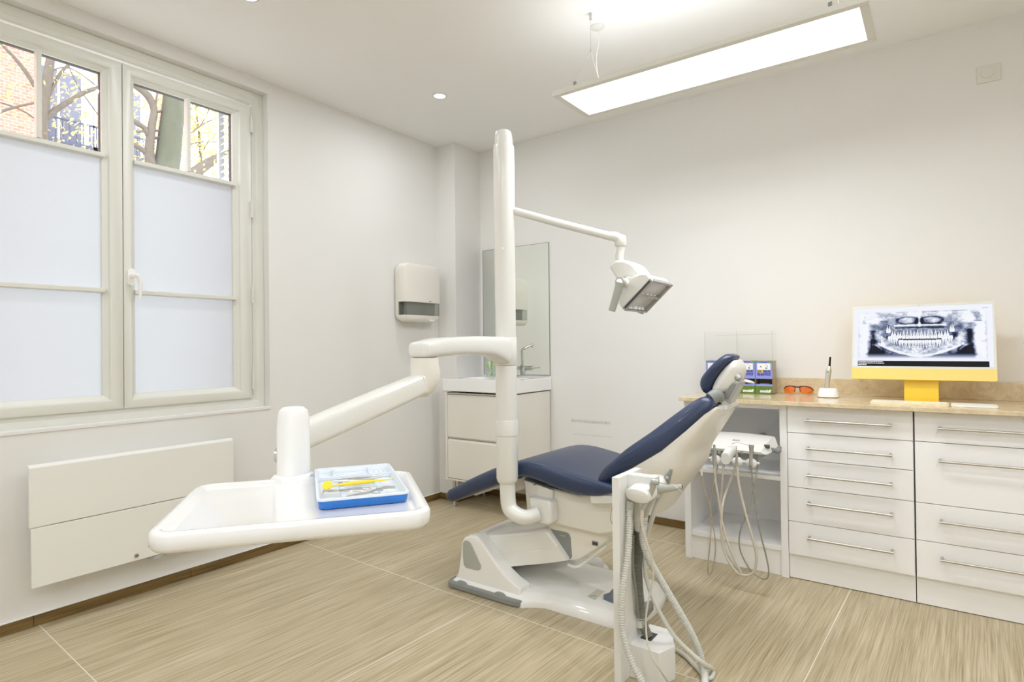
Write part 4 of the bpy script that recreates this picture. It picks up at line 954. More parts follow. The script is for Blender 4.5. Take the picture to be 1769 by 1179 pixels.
# elbow knuckle
J2 = dpt(513, 757, 1.60)                        # lower post, arm end
b = NB(); jc = Vector((J1.x, J1.y, 1.16)); dd = Vector((J2.x-J1.x, J2.y-J1.y, 0)).normalized(); sd = Vector((-dd.y, dd.x, 0))
rings = []
for z, rx, fx_ in ((1.162, .048, 0), (1.14, .049, 0), (1.115, .052, .004), (1.09, .052, .004), (1.065, .046, -.004), (1.045, .036, -.010), (1.030, .020, -.016)):
    rings.append(super_ring(jc+Vector((0, 0, z-1.16))-dd*fx_, dd, sd, rx, rx*.9, 2.3, 28))
loft(b, rings); obj('elbow_knuckle', b, 'cream_plastic', du, sharp=70)
# slanting spring arm
S0 = jc+Vector((0, 0, -.088))+dd*.03; S1 = Vector((J2.x, J2.y, 0)); S1.z = P('z', 0, 0, 0).z if False else J2.z
tg = (S1-S0).normalized(); upv = sd.cross(tg); upv = upv if upv.z > 0 else -upv
b = NB(); rings = [super_ring(S0.lerp(S1, t), sd, upv, w_, h_, 4.2, 28) for t, w_, h_ in ((0, .036, .034), (.25, .036, .036), (.5, .035, .037), (.75, .035, .037), (.99, .034, .036))]
loft(b, rings); sa = obj('spring_arm', b, 'white_plastic', du, sharp=50)
b = NB(); rings = [super_ring(S0.lerp(S1, t), sd, upv, .0375, h_+.0015, 4.2, 28) for t, h_ in ((-.015, .034), (.012, .0345))]
loft(b, rings); obj('arm_end_ring', b, 'cream_plastic', sa, sharp=50)
# tray post
tp_ = dpt(507, 760, 1.47)
TZP = .88
b = NB(); zt = 1.2-(706-604.5)*1.47/FPX+.002; o = []
rings = [super_ring((tp_.x, tp_.y, z), dd, sd, a, a*.95, 3.0, 32) for z, a in ((TZP-.005, .037), (TZP+.05, .0365), (TZP+.12, .036), (zt-.025, .034), (zt-.010, .031), (zt-.002, .022), (zt, .010))]
loft(b, rings); post = obj('tray_post', b, 'gloss_plastic', du, sharp=60)
b = NB(); kx = dpt(481, 779, 1.53); cyl(b, (tp_.x-CR.x*.02, tp_.y-CR.y*.02, kx.z), (tp_.x-CR.x*.042, tp_.y-CR.y*.042, kx.z), .014, 16, .019); obj('brake_knob', b, 'silver_paint', post, sharp=50)
# tray table
FL, FRr = Vector((-1.085, .462)), Vector((-.812, .812))
tu = (FRr-FL).normalized(); ta = math.atan2(tu.y, tu.x); TL, TW = .498, .405
cen = (FL+FRr)/2 + Vector((-tu.y, tu.x))*(TW/2)
TM = Matrix.Translation((cen.x, cen.y, 0)) @ Matrix.Rotation(ta, 4, 'Z')
def tl(x, y, z): return TM @ Vector((x, y, z))
def tray_outline(d, r=.045, bulge=0):
    return rrect(TL-2*d, TW-2*d, max(.012, r-d), 8)
b = NB(); zt_ = TZP
prof = [(.030, zt_-.034), (.006, zt_-.032), (0, zt_-.024), (0, zt_-.004), (.004, zt_+.002), (.012, zt_+.003), (.020, zt_+.002), (.026, zt_-.005), (.034, zt_-.007)]
loft(b, [[tl(x, y, z) for x, y in tray_outline(d)] for d, z in prof]); 
obj('tray_table', b, 'tray_plastic', du, sharp=60)
b = NB(); loft(b, [[tl(x, y, z) for x, y in rrect(.16, .075, .03, 6, tpos.x, tpos.y)] for z in (zt_-.03, zt_+.006)] if False else [[Vector((tp_.x, tp_.y, z))+dd*x*1.0+sd*y for x, y in rrect(a_, a_*.9, .03, 6)] for z, a_ in ((zt_-.045, .10), (zt_-.002, .10), (zt_+.008, .085))])
obj('tray_mount', b, 'gloss_plastic', du, bevel=.003)

# blue instrument tray with its white liner
def tw(px, py, z): return P('z', z, px, py)
c1, c2 = Vector((-1.008, .726, 0)), Vector((-.905, .874, 0))
bu_ = (c2-c1).normalized(); ba = math.atan2(bu_.y, bu_.x)
BL, BW = .182, .325; bc = (c1+c2)/2 + Vector((-bu_.y, bu_.x, 0))*(BW/2)
BM = Matrix.Translation((bc.x, bc.y, 0)) @ Matrix.Rotation(ba, 4, 'Z')
def bl(x, y, z): return BM @ Vector((x, y, z))
zb_ = TZP-.0065
it = thing('instrument_tray', 'blue instrument tray with white liner on the white tray table', 'tray', (bc.x, bc.y, zb_))
b = NB(); loft(b, [[bl(x, y, z) for x, y in rrect(BL-2*d, BW-2*d, .014, 5)] for d, z in ((.006, zb_), (.002, zb_+.003), (0, zb_+.018), (.0025, zb_+.018), (.004, zb_+.004))]); obj('blue_base', b, 'blue_plastic', it, sharp=50)
b = NB(); loft(b, [[bl(x, y, z) for x, y in rrect(BL-2*d, BW-2*d, .014, 5)] for d, z in ((.0095, zb_+.008), (.0065, zb_+.012), (.005, zb_+.018), (-.002, zb_+.0185), (-.002, zb_+.022), (.003, zb_+.023), (.006, zb_+.020), (.009, zb_+.009))]); ln = obj('white_liner', b, 'tray_liner', it, sharp=50)
b = NB()
for y in (.022,): prism(b, [(0, 0)]*0 or [(-.08, -.001), (-.08, .001), (.08, .001), (.08, -.001)], 'z', 0, .001) if False else None
def lbox(x0, x1, y0, y1, z0, z1):
    loft(b, [[bl(x, y, z) for x, y in ((x0, y0), (x1, y0), (x1, y1), (x0, y1))] for z in (z0, z1)])
lbox(-.083, .083, .062, .066, zb_+.009, zb_+.020); lbox(-.052, -.046, .066, .152, zb_+.009, zb_+.019); lbox(.034, .040, .066, .152, zb_+.009, zb_+.019)
for x in (-.038, .040):
    for y in (-.130, -.095, -.060, -.025, .010, .040): lbox(x-.005, x+.005, y-.006, y+.006, zb_+.009, zb_+.020)
obj('dividers', b, 'tray_liner', ln, bevel=.001)
b = NB()
for i in range(3):
    for j in range(4): lbox(.049+i*.011, .053+i*.011, .078+j*.018, .084+j*.018, zb_+.0091, zb_+.0096)
obj('drain_holes', b, 'grey_plastic', ln)
def instr(name, label, cat, m, build, group=None):
    bm = NB(); build(bm); return tag(obj(name, bm, m, None, sharp=50), label, cat, group)
zi = zb_+.0205
def ip(px, py, z=0): return Vector(tw(px, py, zi+z))
def dm(bm):
    c = ip(565.5, 839, .006); n_ = (Vector((0, 0, 1))*.75-CF*.65).normalized(); cyl(bm, c-n_*.0015, c+n_*.0015, .0108, 24)
    tube(bm, [ip(572, 842, .002), ip(582, 839), ip(593, 837.5), ip(615, 834.5, .001), ip(642, 831.8, .001), ip(680, 828)], [.0012, .0016, .0034, .0046, .0036, .001], 10)
instr('mouth_mirror', 'yellow plastic mouth mirror lying across the white liner', 'mouth mirror', 'yellow_plastic', dm)
def tweez(bm):
    for s in (-1, 1):
        tube(bm, [ip(544, 832.8), ip(562, 832+s*.3), ip(590, 830.5+s*1.2), ip(618, 828.5+s*1.6, .001), ip(645, 826+s*.8), ip(668, 822.4)], [.001, .0016, .0034, .0042, .003, .0008], 8, flat=.6)
instr('tweezers', 'steel tweezers lying behind the yellow mouth mirror', 'tweezers', 'steel', tweez)
def carver(bm):
    tube(bm, [ip(556.8, 855), ip(559, 849.5), ip(562, 847.6), ip(581, 848.2), ip(584, 848)], [.001, .0022, .003, .003, .0025], 8)
    tube(bm, [ip(583, 848), ip(604, 845.8), ip(625, 844, .001)], [.0018, .0036, .0048], 10, flat=.5)
    tube(bm, [ip(624, 844), ip(629, 842), ip(637, 842.5), ip(640, 845), ip(634, 847.2), ip(626, 846.2), ip(624, 844)], .0015, 8)
instr('ligature_cutter', 'steel plier-like instrument with a ring end in front of the yellow mouth mirror', 'instrument', 'steel', carver)
def probe(bm):
    tube(bm, [ip(598, 858.5), ip(615, 854.8), ip(635, 851.8, .001), ip(649, 846.8, .002), ip(666, 842.6, .002), ip(682, 842.2, .002)], [.0008, .003, .0034, .0036, .0044, .004], 10, flat=.6)
instr('scaler', 'curved steel instrument at the front right of the liner', 'instrument', 'steel', probe)
def expl(bm): tube(bm, [ip(566, 851), ip(595, 849.5), ip(630, 850), ip(652, 853)], [.0008, .0016, .0016, .001], 8)
instr('dental_probe', 'thin straight steel probe lying between the two larger front instruments', 'instrument', 'chrome', expl)

# ================================================================== operating light on its arm
ol = thing('operating_light', 'white dental operating light on a thin arm from the pole', 'dental light', (-1.09, 2.52, 1.45))
AD = 2.70
a0 = dpt(886, 364, 2.70); a1 = dpt(1052, 408, AD); a2 = dpt(1068, 410, AD); 
b = NB(); tube(b, [a0, a0.lerp(a1, .5)+Vector((0, 0, -.002)), a1], [.0175, .0185, .0185], 18); obj('arm_tube', b, 'white_plastic', ol, sharp=60)
b = NB(); tube(b, [a1.lerp(a0, .06), a1, dpt(1062, 409, AD), dpt(1071, 414, AD)], [.0185, .0195, .022, .024], 18)
lathe(b, [(.010, .024), (.022, .020), (.026, .010), (.026, -.026), (.022, -.030)], dpt(1072, 415, AD), 24); obj('arm_elbow', b, 'white_plastic', ol, sharp=60)
b = NB(); tube(b, [dpt(1073, 420, AD), dpt(1072.5, 430, AD), dpt(1070.5, 440, AD), dpt(1070, 452, AD)], [.019, .0185, .0185, .020], 18); obj('neck', b, 'white_plastic', ol, sharp=60)
LYN, LW = 2.40, .23
def lq(px, py, y=LYN): p = P('y', y, px, py); return Vector((p.x, y, p.z))
# yoke
yk = [(1051, 461), (1054, 456), (1062, 449.5), (1078, 449), (1092, 455), (1102, 466), (1108, 475), (1098, 480), (1080, 480), (1068, 486), (1062, 478)]
b = NB(); prism(b, PXZ(2.45, yk), 'y', 2.45, 2.58); obj('yoke', b, 'white_plastic', ol, bevel=.012, seg=3, sharp=50)
# head housing
hp = [(1068.5, 524), (1073, 500), (1078, 482), (1083, 478), (1093, 479), (1107, 473.5), (1117, 474), (1121, 479), (1123, 484), (1077, 532), (1074, 532)]
b = NB(); q0 = PXZ(LYN, hp); loft(b, [[(x, LYN, z) for x, z in q0], [(x, LYN+.018, z) for x, z in q0], [(x, LYN+LW, z) for x, z in q0]])
hd = obj('lamp_head', b, 'white_plastic', ol, bevel=.008, seg=3, sharp=50)
A_, D_ = lq(1123.5, 482.5), lq(1077, 532.5); fd = (D_-A_); fl = fd.length; fd.normalize(); fn = Vector((-fd.z, 0, fd.x)); fn = fn if fn.z < 0 else -fn
Yv = Vector((0, 1, 0))
def fp(s, y, h): return A_ + fd*(s*fl) + Yv*y + fn*h
b = NB()
for s0, s1_, y0, y1 in ((-.02, 1.02, -.004, .008), (-.02, 1.02, LW-.006, LW+.006), (-.03, .04, .0, LW), (.97, 1.02, .0, LW)):
    loft(b, [[fp(s0, y0, h), fp(s1_, y0, h), fp(s1_, y1, h), fp(s0, y1, h)] for h in (-.004, .016)])
obj('face_rim', b, 'silver_paint', hd, bevel=.002)
b = NB(); loft(b, [[fp(.03, y, h) for y in (-.0052, -.0045)]+[fp(.97, y, h) for y in (-.0045, -.0052)] for h in (.001, .011)]); obj('dark_edge_strip', b, 'dark_grey', hd)
b = NB(); NU = 16
for hseg in ((.04, .50), (.50, .96)):
    rows = []
    for i in range(9):
        s = hseg[0]+(hseg[1]-hseg[0])*i/8; row = []
        for j in range(NU+1):
            y = .008+(LW-.016)*j/NU; k = (i/8-.5)*2; h = .004-.022*(1-k*k) + .003*math.sin(j*1.9)
            row.append(b.verts.new(fp(s, y, h+.004)))
        rows.append(row)
    for p_, q_ in zip(rows, rows[1:]):
        for j in range(NU): b.faces.new((p_[j], p_[j+1], q_[j+1], q_[j]))
obj('reflector', b, 'reflector', hd, sharp=20)
b = NB(); loft(b, [[fp(.46, y, h) for y in (.008, LW-.008)]+[fp(.54, y, h) for y in (LW-.008, .008)] for h in (.004, .014)]); obj('led_bar', b, 'silver_paint', hd)
b = NB()
for k in range(2): cyl(b, fp(.5, .08+k*.07, .014), fp(.5, .08+k*.07, .0155), .008, 12)
obj('led_lenses', b, 'chrome', hd)
hub = lq(1079, 489)
b = NB(); cyl(b, hub+Vector((.004, .02, 0)), hub+Vector((0, -.030, 0)), .020, 24); obj('pivot_hub', b, 'white_plastic', ol, bevel=.003)
hb = lq(1072, 488, LYN-.045)
def handle(c, d, name='handle', m='grey_plastic'):
    bm = NB(); tube(bm, [c, c+d*.25, c+d*.6, c+d*.98, c+d], [.021, .0185, .0165, .0155, .010], 18); cyl(bm, c+Vector((0, .014, 0)), c+Vector((0, -.012, 0)), .021, 24); return obj(name, bm, m, ol, sharp=60)
hdn = lq(1057, 537, LYN-.045)-hb
h1 = handle(hb, hdn)
b = NB(); lathe(b, [(.0135, 0), (.0135, -.002), (.008, -.002), (.008, 0)], tuple(hb+Vector((0, -.012, 0))), 28, 'y'); obj('ring_light', b, 'led_glow', h1)
h2 = handle(hub+Vector((.0, LW+.035, 0)), hdn, m='grey_plastic')
b = NB(); cyl(b, hub+Vector((0, LW-.02, 0)), hub+Vector((0, LW+.03, 0)), .020, 24); obj('pivot_hub', b, 'white_plastic', ol, bevel=.003)
# ================================================================== suction and syringe stand in the foreground
ss = thing('suction_stand', 'narrow white suction stand with a box foot in front of the chair', 'stand', (-.87, 2.05, 0))
b = NB(); box(b, -.946, -.919, 1.90, 2.10, .001, .73); obj('upright_board', b, 'stand_laminate', ss, bevel=.0012)
b = NB(); box(b, -.919, -.815, 1.972, 2.015, .655, .73); obj('cross_arm', b, 'stand_laminate', ss, bevel=.0012)
b = NB(); fo = [(-.919, 1.97), (-.79, 1.97), (-.775, 2.00), (-.775, 2.07), (-.835, 2.155), (-.919, 2.155)]
fo = [(-.919, 1.972), (-.806, 1.968), (-.779, 2.05), (-.835, 2.155), (-.919, 2.155)]
loft(b, [[(*p, z) for p in fo] for z in (.001, .12)]); obj('foot_box', b, 'stand_laminate', ss, bevel=.0015)
b = NB(); 
for k in (0,): box(b, -.905, -.862, 2.03, 2.095, .12, .1206)
obj('cable_slot', b, 'dark_grey', ss)
# holder head: an oval capsule pointing at the camera
hA = P('y', 1.93, 1100, 858); hB = Vector((-.86, 2.06, .700))
b = NB(); axd = (Vector((-.842, 2.075, .70))-Vector((hA.x, 1.93, hA.z))).normalized(); sdv = Vector((0, 0, 1)).cross(axd).normalized(); upz = axd.cross(sdv)
O0 = Vector((hA.x, 1.93, hA.z))
rings = [super_ring(O0+axd*t, sdv, upz, a, h_, 2.5, 32) for t, a, h_ in ((0, .044, .023), (.003, .0475, .026), (.05, .050, .030), (.12, .048, .030), (.15, .036, .022), (.16, .02, .01))]
loft(b, rings); obj('holder_head', b, 'white_plastic', ss, sharp=60)
b = NB(); c = Vector(P('y', 2.01, 1099, 890)); cyl(b, (c.x, 2.02, .665), (c.x+.002, 2.03, P('y', 2.02, 1099, 918).z), .017, 18); obj('hose_sleeve', b, 'cream_plastic', ss)
def hp_(L): return [dpt(*q) for q in L]
# floor height helper
def fl_(px, py, z): q = P('z', z, px, py); return q
# thick corrugated hoses
g_hose = 'corrugated hoses hanging on the suction stand'
b = NB(); tube(b, [(c.x+.002, 2.03, P('y', 2.02, 1099, 917).z)] + [P('y', 2.035, 1101, 960), P('y', 2.04, 1102, 1010), P('y', 2.045, 1107, 1060), P('y', 2.05, 1109, 1075)] + [Vector((-.884, 2.055, .122))], .0185, 14, ribs=.0075); o = obj('drain_hose', b, 'hose_dark', ss, sharp=60)
b = NB(); e = P('y', 2.05, 1107, 1080); tube(b, [Vector((e.x, 2.05, e.z+.03)), Vector((e.x, 2.05, e.z-.005))], .0205, 16); obj('hose_clamp', b, 'hose_grey', ss)
b = NB(); tube(b, [P('y', 2.0, 1094, 925), P('y', 2.0, 1093, 975), P('y', 2.0, 1098, 1020), P('y', 2.02, 1103, 1068)], .006, 8); obj('thin_tube', b, 'hose_dark', ss)
# left corrugated hose falling in front of the box
sv = thing('saliva_ejector_hose', 'pale corrugated suction hose hanging down in front of the stand foot', 'hose', (-.87, 1.93, .6))
b = NB(); tube(b, [P('y', 1.955, 1089, 866), P('y', 1.955, 1088, 880)], .0135, 16); obj('connector', b, 'grey_plastic', sv)
tp1 = [P('y', 1.955, 1088, 878), P('y', 1.94, 1087, 920), P('y', 1.913, 1084, 970), P('y', 1.884, 1076, 1020), P('y', 1.875, 1074, 1062), P('y', 1.87, 1078, 1100), P('y', 1.86, 1090, 1140), P('y', 1.85, 1108, 1176)]
e1 = P('z', .016, 1130, 1215)
b = NB(); tube(b, tp1+[Vector(e1)], .0125, 14, ribs=.0085); obj('corrugated_hose', b, 'hose_grey', sv, sharp=60)
# big suction nozzle with ribbed hose to the right
hv = thing('suction_nozzle', 'grey tapered suction handpiece pointing right on the stand holder', 'suction handpiece', (-.80, 2.02, .69))
b = NB(); tube(b, [P('y', 1.985, 1132, 850), P('y', 1.99, 1140, 846), P('y', 2.0, 1160, 843.5), P('y', 2.01, 1178, 841.5)], [.013, .0155, .012, .0085], 18); obj('nozzle', b, 'grey_plastic', hv, sharp=60)
b = NB(); p = P('y', 2.01, 1178.5, 841.7); q = P('y', 2.01, 1177.0, 841.8); cyl(b, q, p, .0065, 16); obj('bore', b, 'dark_grey', hv)
b = NB(); tube(b, [P('y', 1.985, 1134, 850), P('y', 1.975, 1126, 862), P('y', 1.975, 1118, 876), P('y', 1.98, 1114, 890)], [.0125, .0135, .0125, .0115], 16); obj('swivel', b, 'grey_plastic', hv, sharp=60)
pts = [P('y', 1.98, 1116, 872), P('y', 1.99, 1112, 905), P('y', 2.0, 1111, 935), P('y', 2.02, 1122, 968), P('y', 2.05, 1142, 1004), P('y', 2.08, 1168, 1048), P('y', 2.11, 1190, 1087), P('y', 2.14, 1206, 1122)]
b = NB(); tube(b, pts+[Vector(P('y', 2.13, 1214, 1150)), Vector(P('z', .018, 1218, 1182)), Vector(P('z', .016, 1212, 1225))], .0135, 14, ribs=.0085); obj('corrugated_hose', b, 'hose_grey', hv, sharp=60)
# small suction valve handpiece
sm = thing('saliva_ejector', 'small grey saliva ejector handpiece pointing up behind the syringe', 'suction handpiece', (-.80, 2.06, .69))
b = NB(); tube(b, [P('y', 2.06, 1152, 835), P('y', 2.06, 1153, 826), P('y', 2.06, 1157, 818), P('y', 2.06, 1160, 811)], [.011, .013, .009, .005], 16); obj('handpiece', b, 'mid_grey_plastic', sm, sharp=60)
b = NB(); p = P('y', 2.05, 1154, 825.5); ball(b, p+Vector((0, -.01, 0)), .006, 8); obj('valve', b, 'grey_plastic', sm)
pts = [P('y', 2.07, 1150, 838), P('y', 2.06, 1140, 862), P('y', 2.05, 1132, 880), P('y', 2.05, 1124, 905), P('y', 2.055, 1114, 940), P('y', 2.05, 1115, 990), P('y', 2.05, 1126, 1029), P('y', 2.055, 1146, 1070), P('y', 2.065, 1168, 1103), P('y', 2.075, 1195, 1130), P('y', 2.09, 1214, 1146), Vector(P('z', .012, 1232, 1159)), Vector(P('z', .010, 1222, 1172)), Vector(P('z', .010, 1185, 1135)), Vector(P('z', .010, 1160, 1118))]
b = NB(); tube(b, pts, [.0115, .0105, .009, .0085, .0078, .0078, .0078, .0078, .0078, .0078, .0078, .0078, .0078], 12); obj('smooth_hose', b, 'hose_grey', sm, sharp=60)
# air water syringe
sy = thing('air_water_syringe', 'grey air-water syringe with thin curved steel tip on the stand holder', 'syringe', (-.83, 1.95, .69))
b = NB(); tube(b, [P('y', 1.945, 1129, 830), P('y', 1.945, 1128, 838), P('y', 1.945, 1126, 848), P('y', 1.945, 1122, 860), P('y', 1.945, 1118, 868)], [.0085, .0125, .0095, .0085, .0075], 16); obj('grip', b, 'silver_paint', sy, sharp=60)
b = NB(); p = P('y', 1.935, 1131, 833.5); cyl(b, p+Vector((-.012, 0, 0)), p+Vector((.014, .004, 0)), .0105, 18); obj('syringe_head', b, 'silver_paint', sy, bevel=.003)
b = NB(); tube(b, [P('y', 1.935, 1139, 834.5), P('y', 1.93, 1155, 838), P('y', 1.93, 1168, 842), P('y', 1.93, 1172, 845), P('y', 1.93, 1178.5, 851)], .0017, 8); obj('tip', b, 'chrome', sy)
b = NB(); tube(b, [P('y', 1.945, 1119, 866), P('y', 1.945, 1111, 880)], [.0075, .009], 14); obj('swivel', b, 'silver_paint', sy, sharp=60)
pts = [P('y', 1.945, 1110, 881), P('y', 1.94, 1109, 905), P('y', 1.94, 1116, 935), P('y', 1.94, 1126, 965), P('y', 1.94, 1128, 1000), P('y', 1.93, 1118, 1050), P('y', 1.92, 1116, 1085), P('y', 1.90, 1121, 1120), P('y', 1.885, 1140, 1158)]
b = NB(); tube(b, pts+[Vector(P('z', .006, 1165, 1186)), Vector(P('z', .006, 1205, 1180)), Vector(P('z', .006, 1231, 1160))], [.0062, .0055, .0048, .0042, .0036, .0032, .0032, .0032, .0032, .0032, .0032, .0032], 10); obj('tubing', b, 'hose_beige', sy, sharp=60)

# ================================================================== handpiece unit hung in the shelf opening
hu = thing('handpiece_unit', 'white dental handpiece control head in front of the open shelf cabinet', 'dental unit', (-.84, 3.05, .70))
YU = 3.03
def up(px, py, y=YU): return P('y', y, px, py)
# top cover: slopes up to the back
fz = up(1264, 777).z
x0u, x1u = up(1206, 775).x, up(1320, 780).x
b = NB(); rings = []
for y, z, dx in ((YU, fz-.012, 0), (YU-.004, fz, 0), (YU+.01, fz+.012, .002), (YU+.10, fz+.040, .010), (YU+.17, fz+.062, .022), (YU+.185, fz+.058, .026), (YU+.185, fz+.0, .026), (YU+.02, fz-.018, .01)):
    rings.append((y, z, dx))
prof = [(y, z) for y, z, dx in rings]
def curve(u): return 1-.35*abs(u)**3
N = 24; R_ = []
for i in range(N+1):
    u_ = -1+2*i/N; xm_, hw_ = (x0u+x1u)/2, (x1u-x0u)/2; e_ = math.sqrt(max(0, 1-max(0, (abs(u_)-.9)/.1)**2))
    R_.append([(xm_+u_*(hw_+dx), y, (fz-.01)+(z-fz+.01)*(e_*.8+.2)*(1-.10*u_*u_)) for y, z, dx in rings])
loft(b, R_); tc_ = obj('top_cover', b, 'white_plastic', hu, sharp=35)
sl = math.atan2(.028, .09)
tpos_ = Vector((xm_+.0, YU+.075, fz+.034)); 
text('lettering', 'DCI', .016, 'grey_ink', tc_, (up(1264, 758).x, YU+.08, fz+.0352), Matrix.Rotation(sl, 3, 'X'), bold=.0004, sx=1.3)
b = NB(); box(b, x0u+.03, x1u-.03, YU+.015, YU+.15, fz-.045, fz-.014); ub = obj('control_block', b, 'mid_grey_plastic', hu, bevel=.003)
for px in (1227, 1243, 1282, 1301):
    b = NB(); p = up(px, 781); cyl(b, (p.x, YU+.015, p.z-.002), (p.x, YU-.004, p.z-.002), .0075, 14); obj('knob', b, 'silver_paint', ub, sharp=50)
b = NB(); tube(b, [(x1u+.012, YU+.10, fz-.002), (x1u+.04, YU+.12, fz-.006), (-.672, YU+.2, fz-.008), (-.672, YU+.35, fz-.01)], .013, 14, ribs=.006); obj('umbilical_hose', b, 'mid_grey_plastic', hu, sharp=60)
b = NB(); p = up(1325, 772, YU+.06); cyl(b, (p.x-.012, YU+.06, p.z), (p.x+.012, YU+.06, p.z), .010, 14); obj('side_knob', b, 'dark_grey', hu)
b = NB(); tube(b, [((x0u+x1u)/2, YU+.10, fz-.03), ((x0u+x1u)/2, YU+.3, fz-.02), ((x0u+x1u)/2, YB-.035, fz-.02)], .018, 14); obj('mounting_arm', b, 'silver_paint', hu)
# holder bar with four holders
YH = 2.985
b = NB(); cyl(b, up(1213, 790.5, YH), up(1312, 801, YH), .0058, 12); obj('holder_bar', b, 'white_card', hu)
holders = [(1214, 793), (1236.5, 796), (1274, 799.5), (1298, 802)]
for px, py in holders:
    p = up(px, py-1.5, YH); b = NB(); ball(b, (p.x, YH-.002, p.z), .0265, 9, 1, .8, .9); obj('holder', b, 'white_card', hu, sharp=25)
b = NB(); p = up(1257, 791, YH-.01); loft(b, [[(p.x+x-.008, YH-.02, p.z+z*1.0-.006) for x, z in rrect(.045, .058, .02, 5)], [(p.x+x, YH+.012, p.z+z+.018) for x, z in rrect(.045, .058, .02, 5)], [(p.x+x+.006, YH+.06, p.z+z*.7+.03) for x, z in rrect(.045, .058, .02, 5)]]); obj('front_handle', b, 'white_plastic', hu, bevel=.003, sharp=50)
YHP = YH-.03
def pin(name, label, px0, py0, segs, m, hose, hm, hr_, tip=None, cat='dental handpiece'):
    q = up(px0, py0, YHP); t = thing(name, label, cat, tuple(q))
    for nm, L, r, mm in segs: bm = NB(); tube(bm, [up(x, y, YHP) for x, y in L], r, 14, smooth=len(L) > 2); obj(nm, bm, mm, t, sharp=50)
    pts = []
    for h in hose: y = h[2] if len(h) > 2 else YHP; pts.append(up(h[0], h[1], y))
    bm = NB(); tube(bm, pts, hr_, 10); obj('hose', bm, hm, t, sharp=60)
    return t
gH = 'handpieces on the unit'
pin('water_line_coupling', 'empty white coupling hanging at the left end of the handpiece unit', 1212, 805,
    [('coupling', [(1212, 797), (1212, 811)], .0075, 'white_card'), ('sleeve', [(1212, 811), (1212.5, 822)], .0052, 'white_card')], None,
    [(1212.5, 821), (1214, 834), (1219, 852), (1227, 878), (1231, 900), (1234.5, 925), (1236, 950), (1232, 980), (1227, 993), (1223, 990), (1224, 965), (1227.5, 930), (1228, 890, 3.0), (1227, 870, 3.02), (1231, 845, 3.04), (1238, 815, 3.06), (1240, 795, 3.08)], 'hose_tan', .0030)
pin('handpiece', 'thick silver handpiece in the second holder from the left', 1234, 790,
    [('handle_body', [(1234, 776), (1234, 804)], [.0125, .0135, .0135, .0095], 'silver_paint'), ('nose', [(1234, 769), (1234, 777)], .0058, 'steel')], None,
    [(1234, 803), (1236, 830), (1240, 855), (1244, 880), (1248, 905), (1256, 935), (1268, 965), (1280, 990), (1276, 985, 2.99), (1255, 955, 3.0), (1246, 920, 3.0), (1245, 880, 3.01), (1247, 845, 3.03), (1250, 805, 3.06), (1252, 790, 3.08)], 'hose_beige', .0055)
pin('micromotor', 'slender silver handpiece with a thin shank in the third holder', 1272, 790,
    [('handle_body', [(1272.5, 786), (1272.5, 807)], [.006, .0085, .0085, .0065], 'silver_paint'), ('shank', [(1272, 771), (1272.4, 786)], [.0022, .003], 'steel'), ('coupling', [(1272.8, 783), (1272.8, 790)], [.005, .010, .007], 'steel')], None,
    [(1273, 806), (1277, 840), (1286, 880), (1297, 920), (1306, 955), (1304, 985), (1290, 995), (1272, 988), (1256, 965), (1247, 935), (1246, 900), (1249, 870, 2.98), (1256, 845, 3.02), (1268, 815, 3.05), (1272, 795, 3.08)], 'hose_beige', .0062)
t = pin('air_water_syringe', 'silver air-water syringe with a bent thin tip at the right end of the unit', 1296, 785,
    [('grip', [(1298, 780), (1297, 795), (1297, 804)], [.008, .0085, .0085], 'silver_paint'), ('syringe_head', [(1298, 769.5), (1298, 776), (1298, 782)], [.013, .011, .0085], 'silver_paint'), ('lower_nut', [(1297, 804), (1297.5, 812)], .0065, 'mid_grey_plastic'), ('tip', [(1292, 770), (1285, 767.5), (1273, 765), (1264, 767.5)], .0014, 'steel')], None,
    [(1298, 811), (1301, 840), (1305, 870), (1312, 915), (1322, 955), (1328, 985), (1325, 1000), (1312, 998), (1296, 985), (1280, 955), (1277, 930), (1283, 905), (1293, 880, 2.98), (1301, 850, 3.02), (1308, 810, 3.06), (1309, 790, 3.08)], mat('hose_mid', srgb(146, 146, 132), .45) and 'hose_mid', .0036, cat='syringe')

# ================================================================== outside the window
b = NB(); box(b, -30, XL-.42, -14, 22, -1.6, -1.5); struct('ground', b, mat('pavement', srgb(190, 190, 185), .9, noise=.05, nscale=2) and 'pavement')
def bld(name, label, x, y0, y1, z0, z1, m, cols, rows_, zr):
    t = thing(name, label, 'building', (x, (y0+y1)/2, z0)); bm = NB(); box(bm, x-6, x, y0, y1, z0, z1); obj('facade', bm, m, t)
    for r in rows_:
        for c in cols:
            bm = NB(); box(bm, x-.02, x+.05, c-.62, c+.62, r-.1, r+1.9); w_ = obj('window_surround', bm, 'white_card', t)
            bm = NB(); box(bm, x+.04, x+.07, c-.48, c-.03, r, r+1.75); box(bm, x+.04, x+.07, c+.03, c+.48, r, r+1.75); obj('window_glazing', bm, 'window_dark', w_)
            bm = NB(); box(bm, x+.05, x+.35, c-.75, c+.75, r-.16, r-.08)
            for k in range(11): box(bm, x+.32, x+.34, c-.74+k*.146, c-.72+k*.146, r-.08, r+.45)
            box(bm, x+.31, x+.35, c-.75, c+.75, r+.43, r+.47); obj('balcony_rail', bm, 'rail_iron', w_)
    return t
bld('brick_building', 'pink brick building across the street at the left of the window', -13.8, -9, 3.80, -1.5, 14, 'pink_brick', (-6.5, -3.0, .5), (2.6, 8.8), 0)
bld('pale_building', 'pale blue-white apartment building with balconies behind the tree', -18.0, 3.9, 7.7, -1.5, 16, 'facade_pale', (5.35, 6.75), (3.0, 6.55, 10.1), 0)
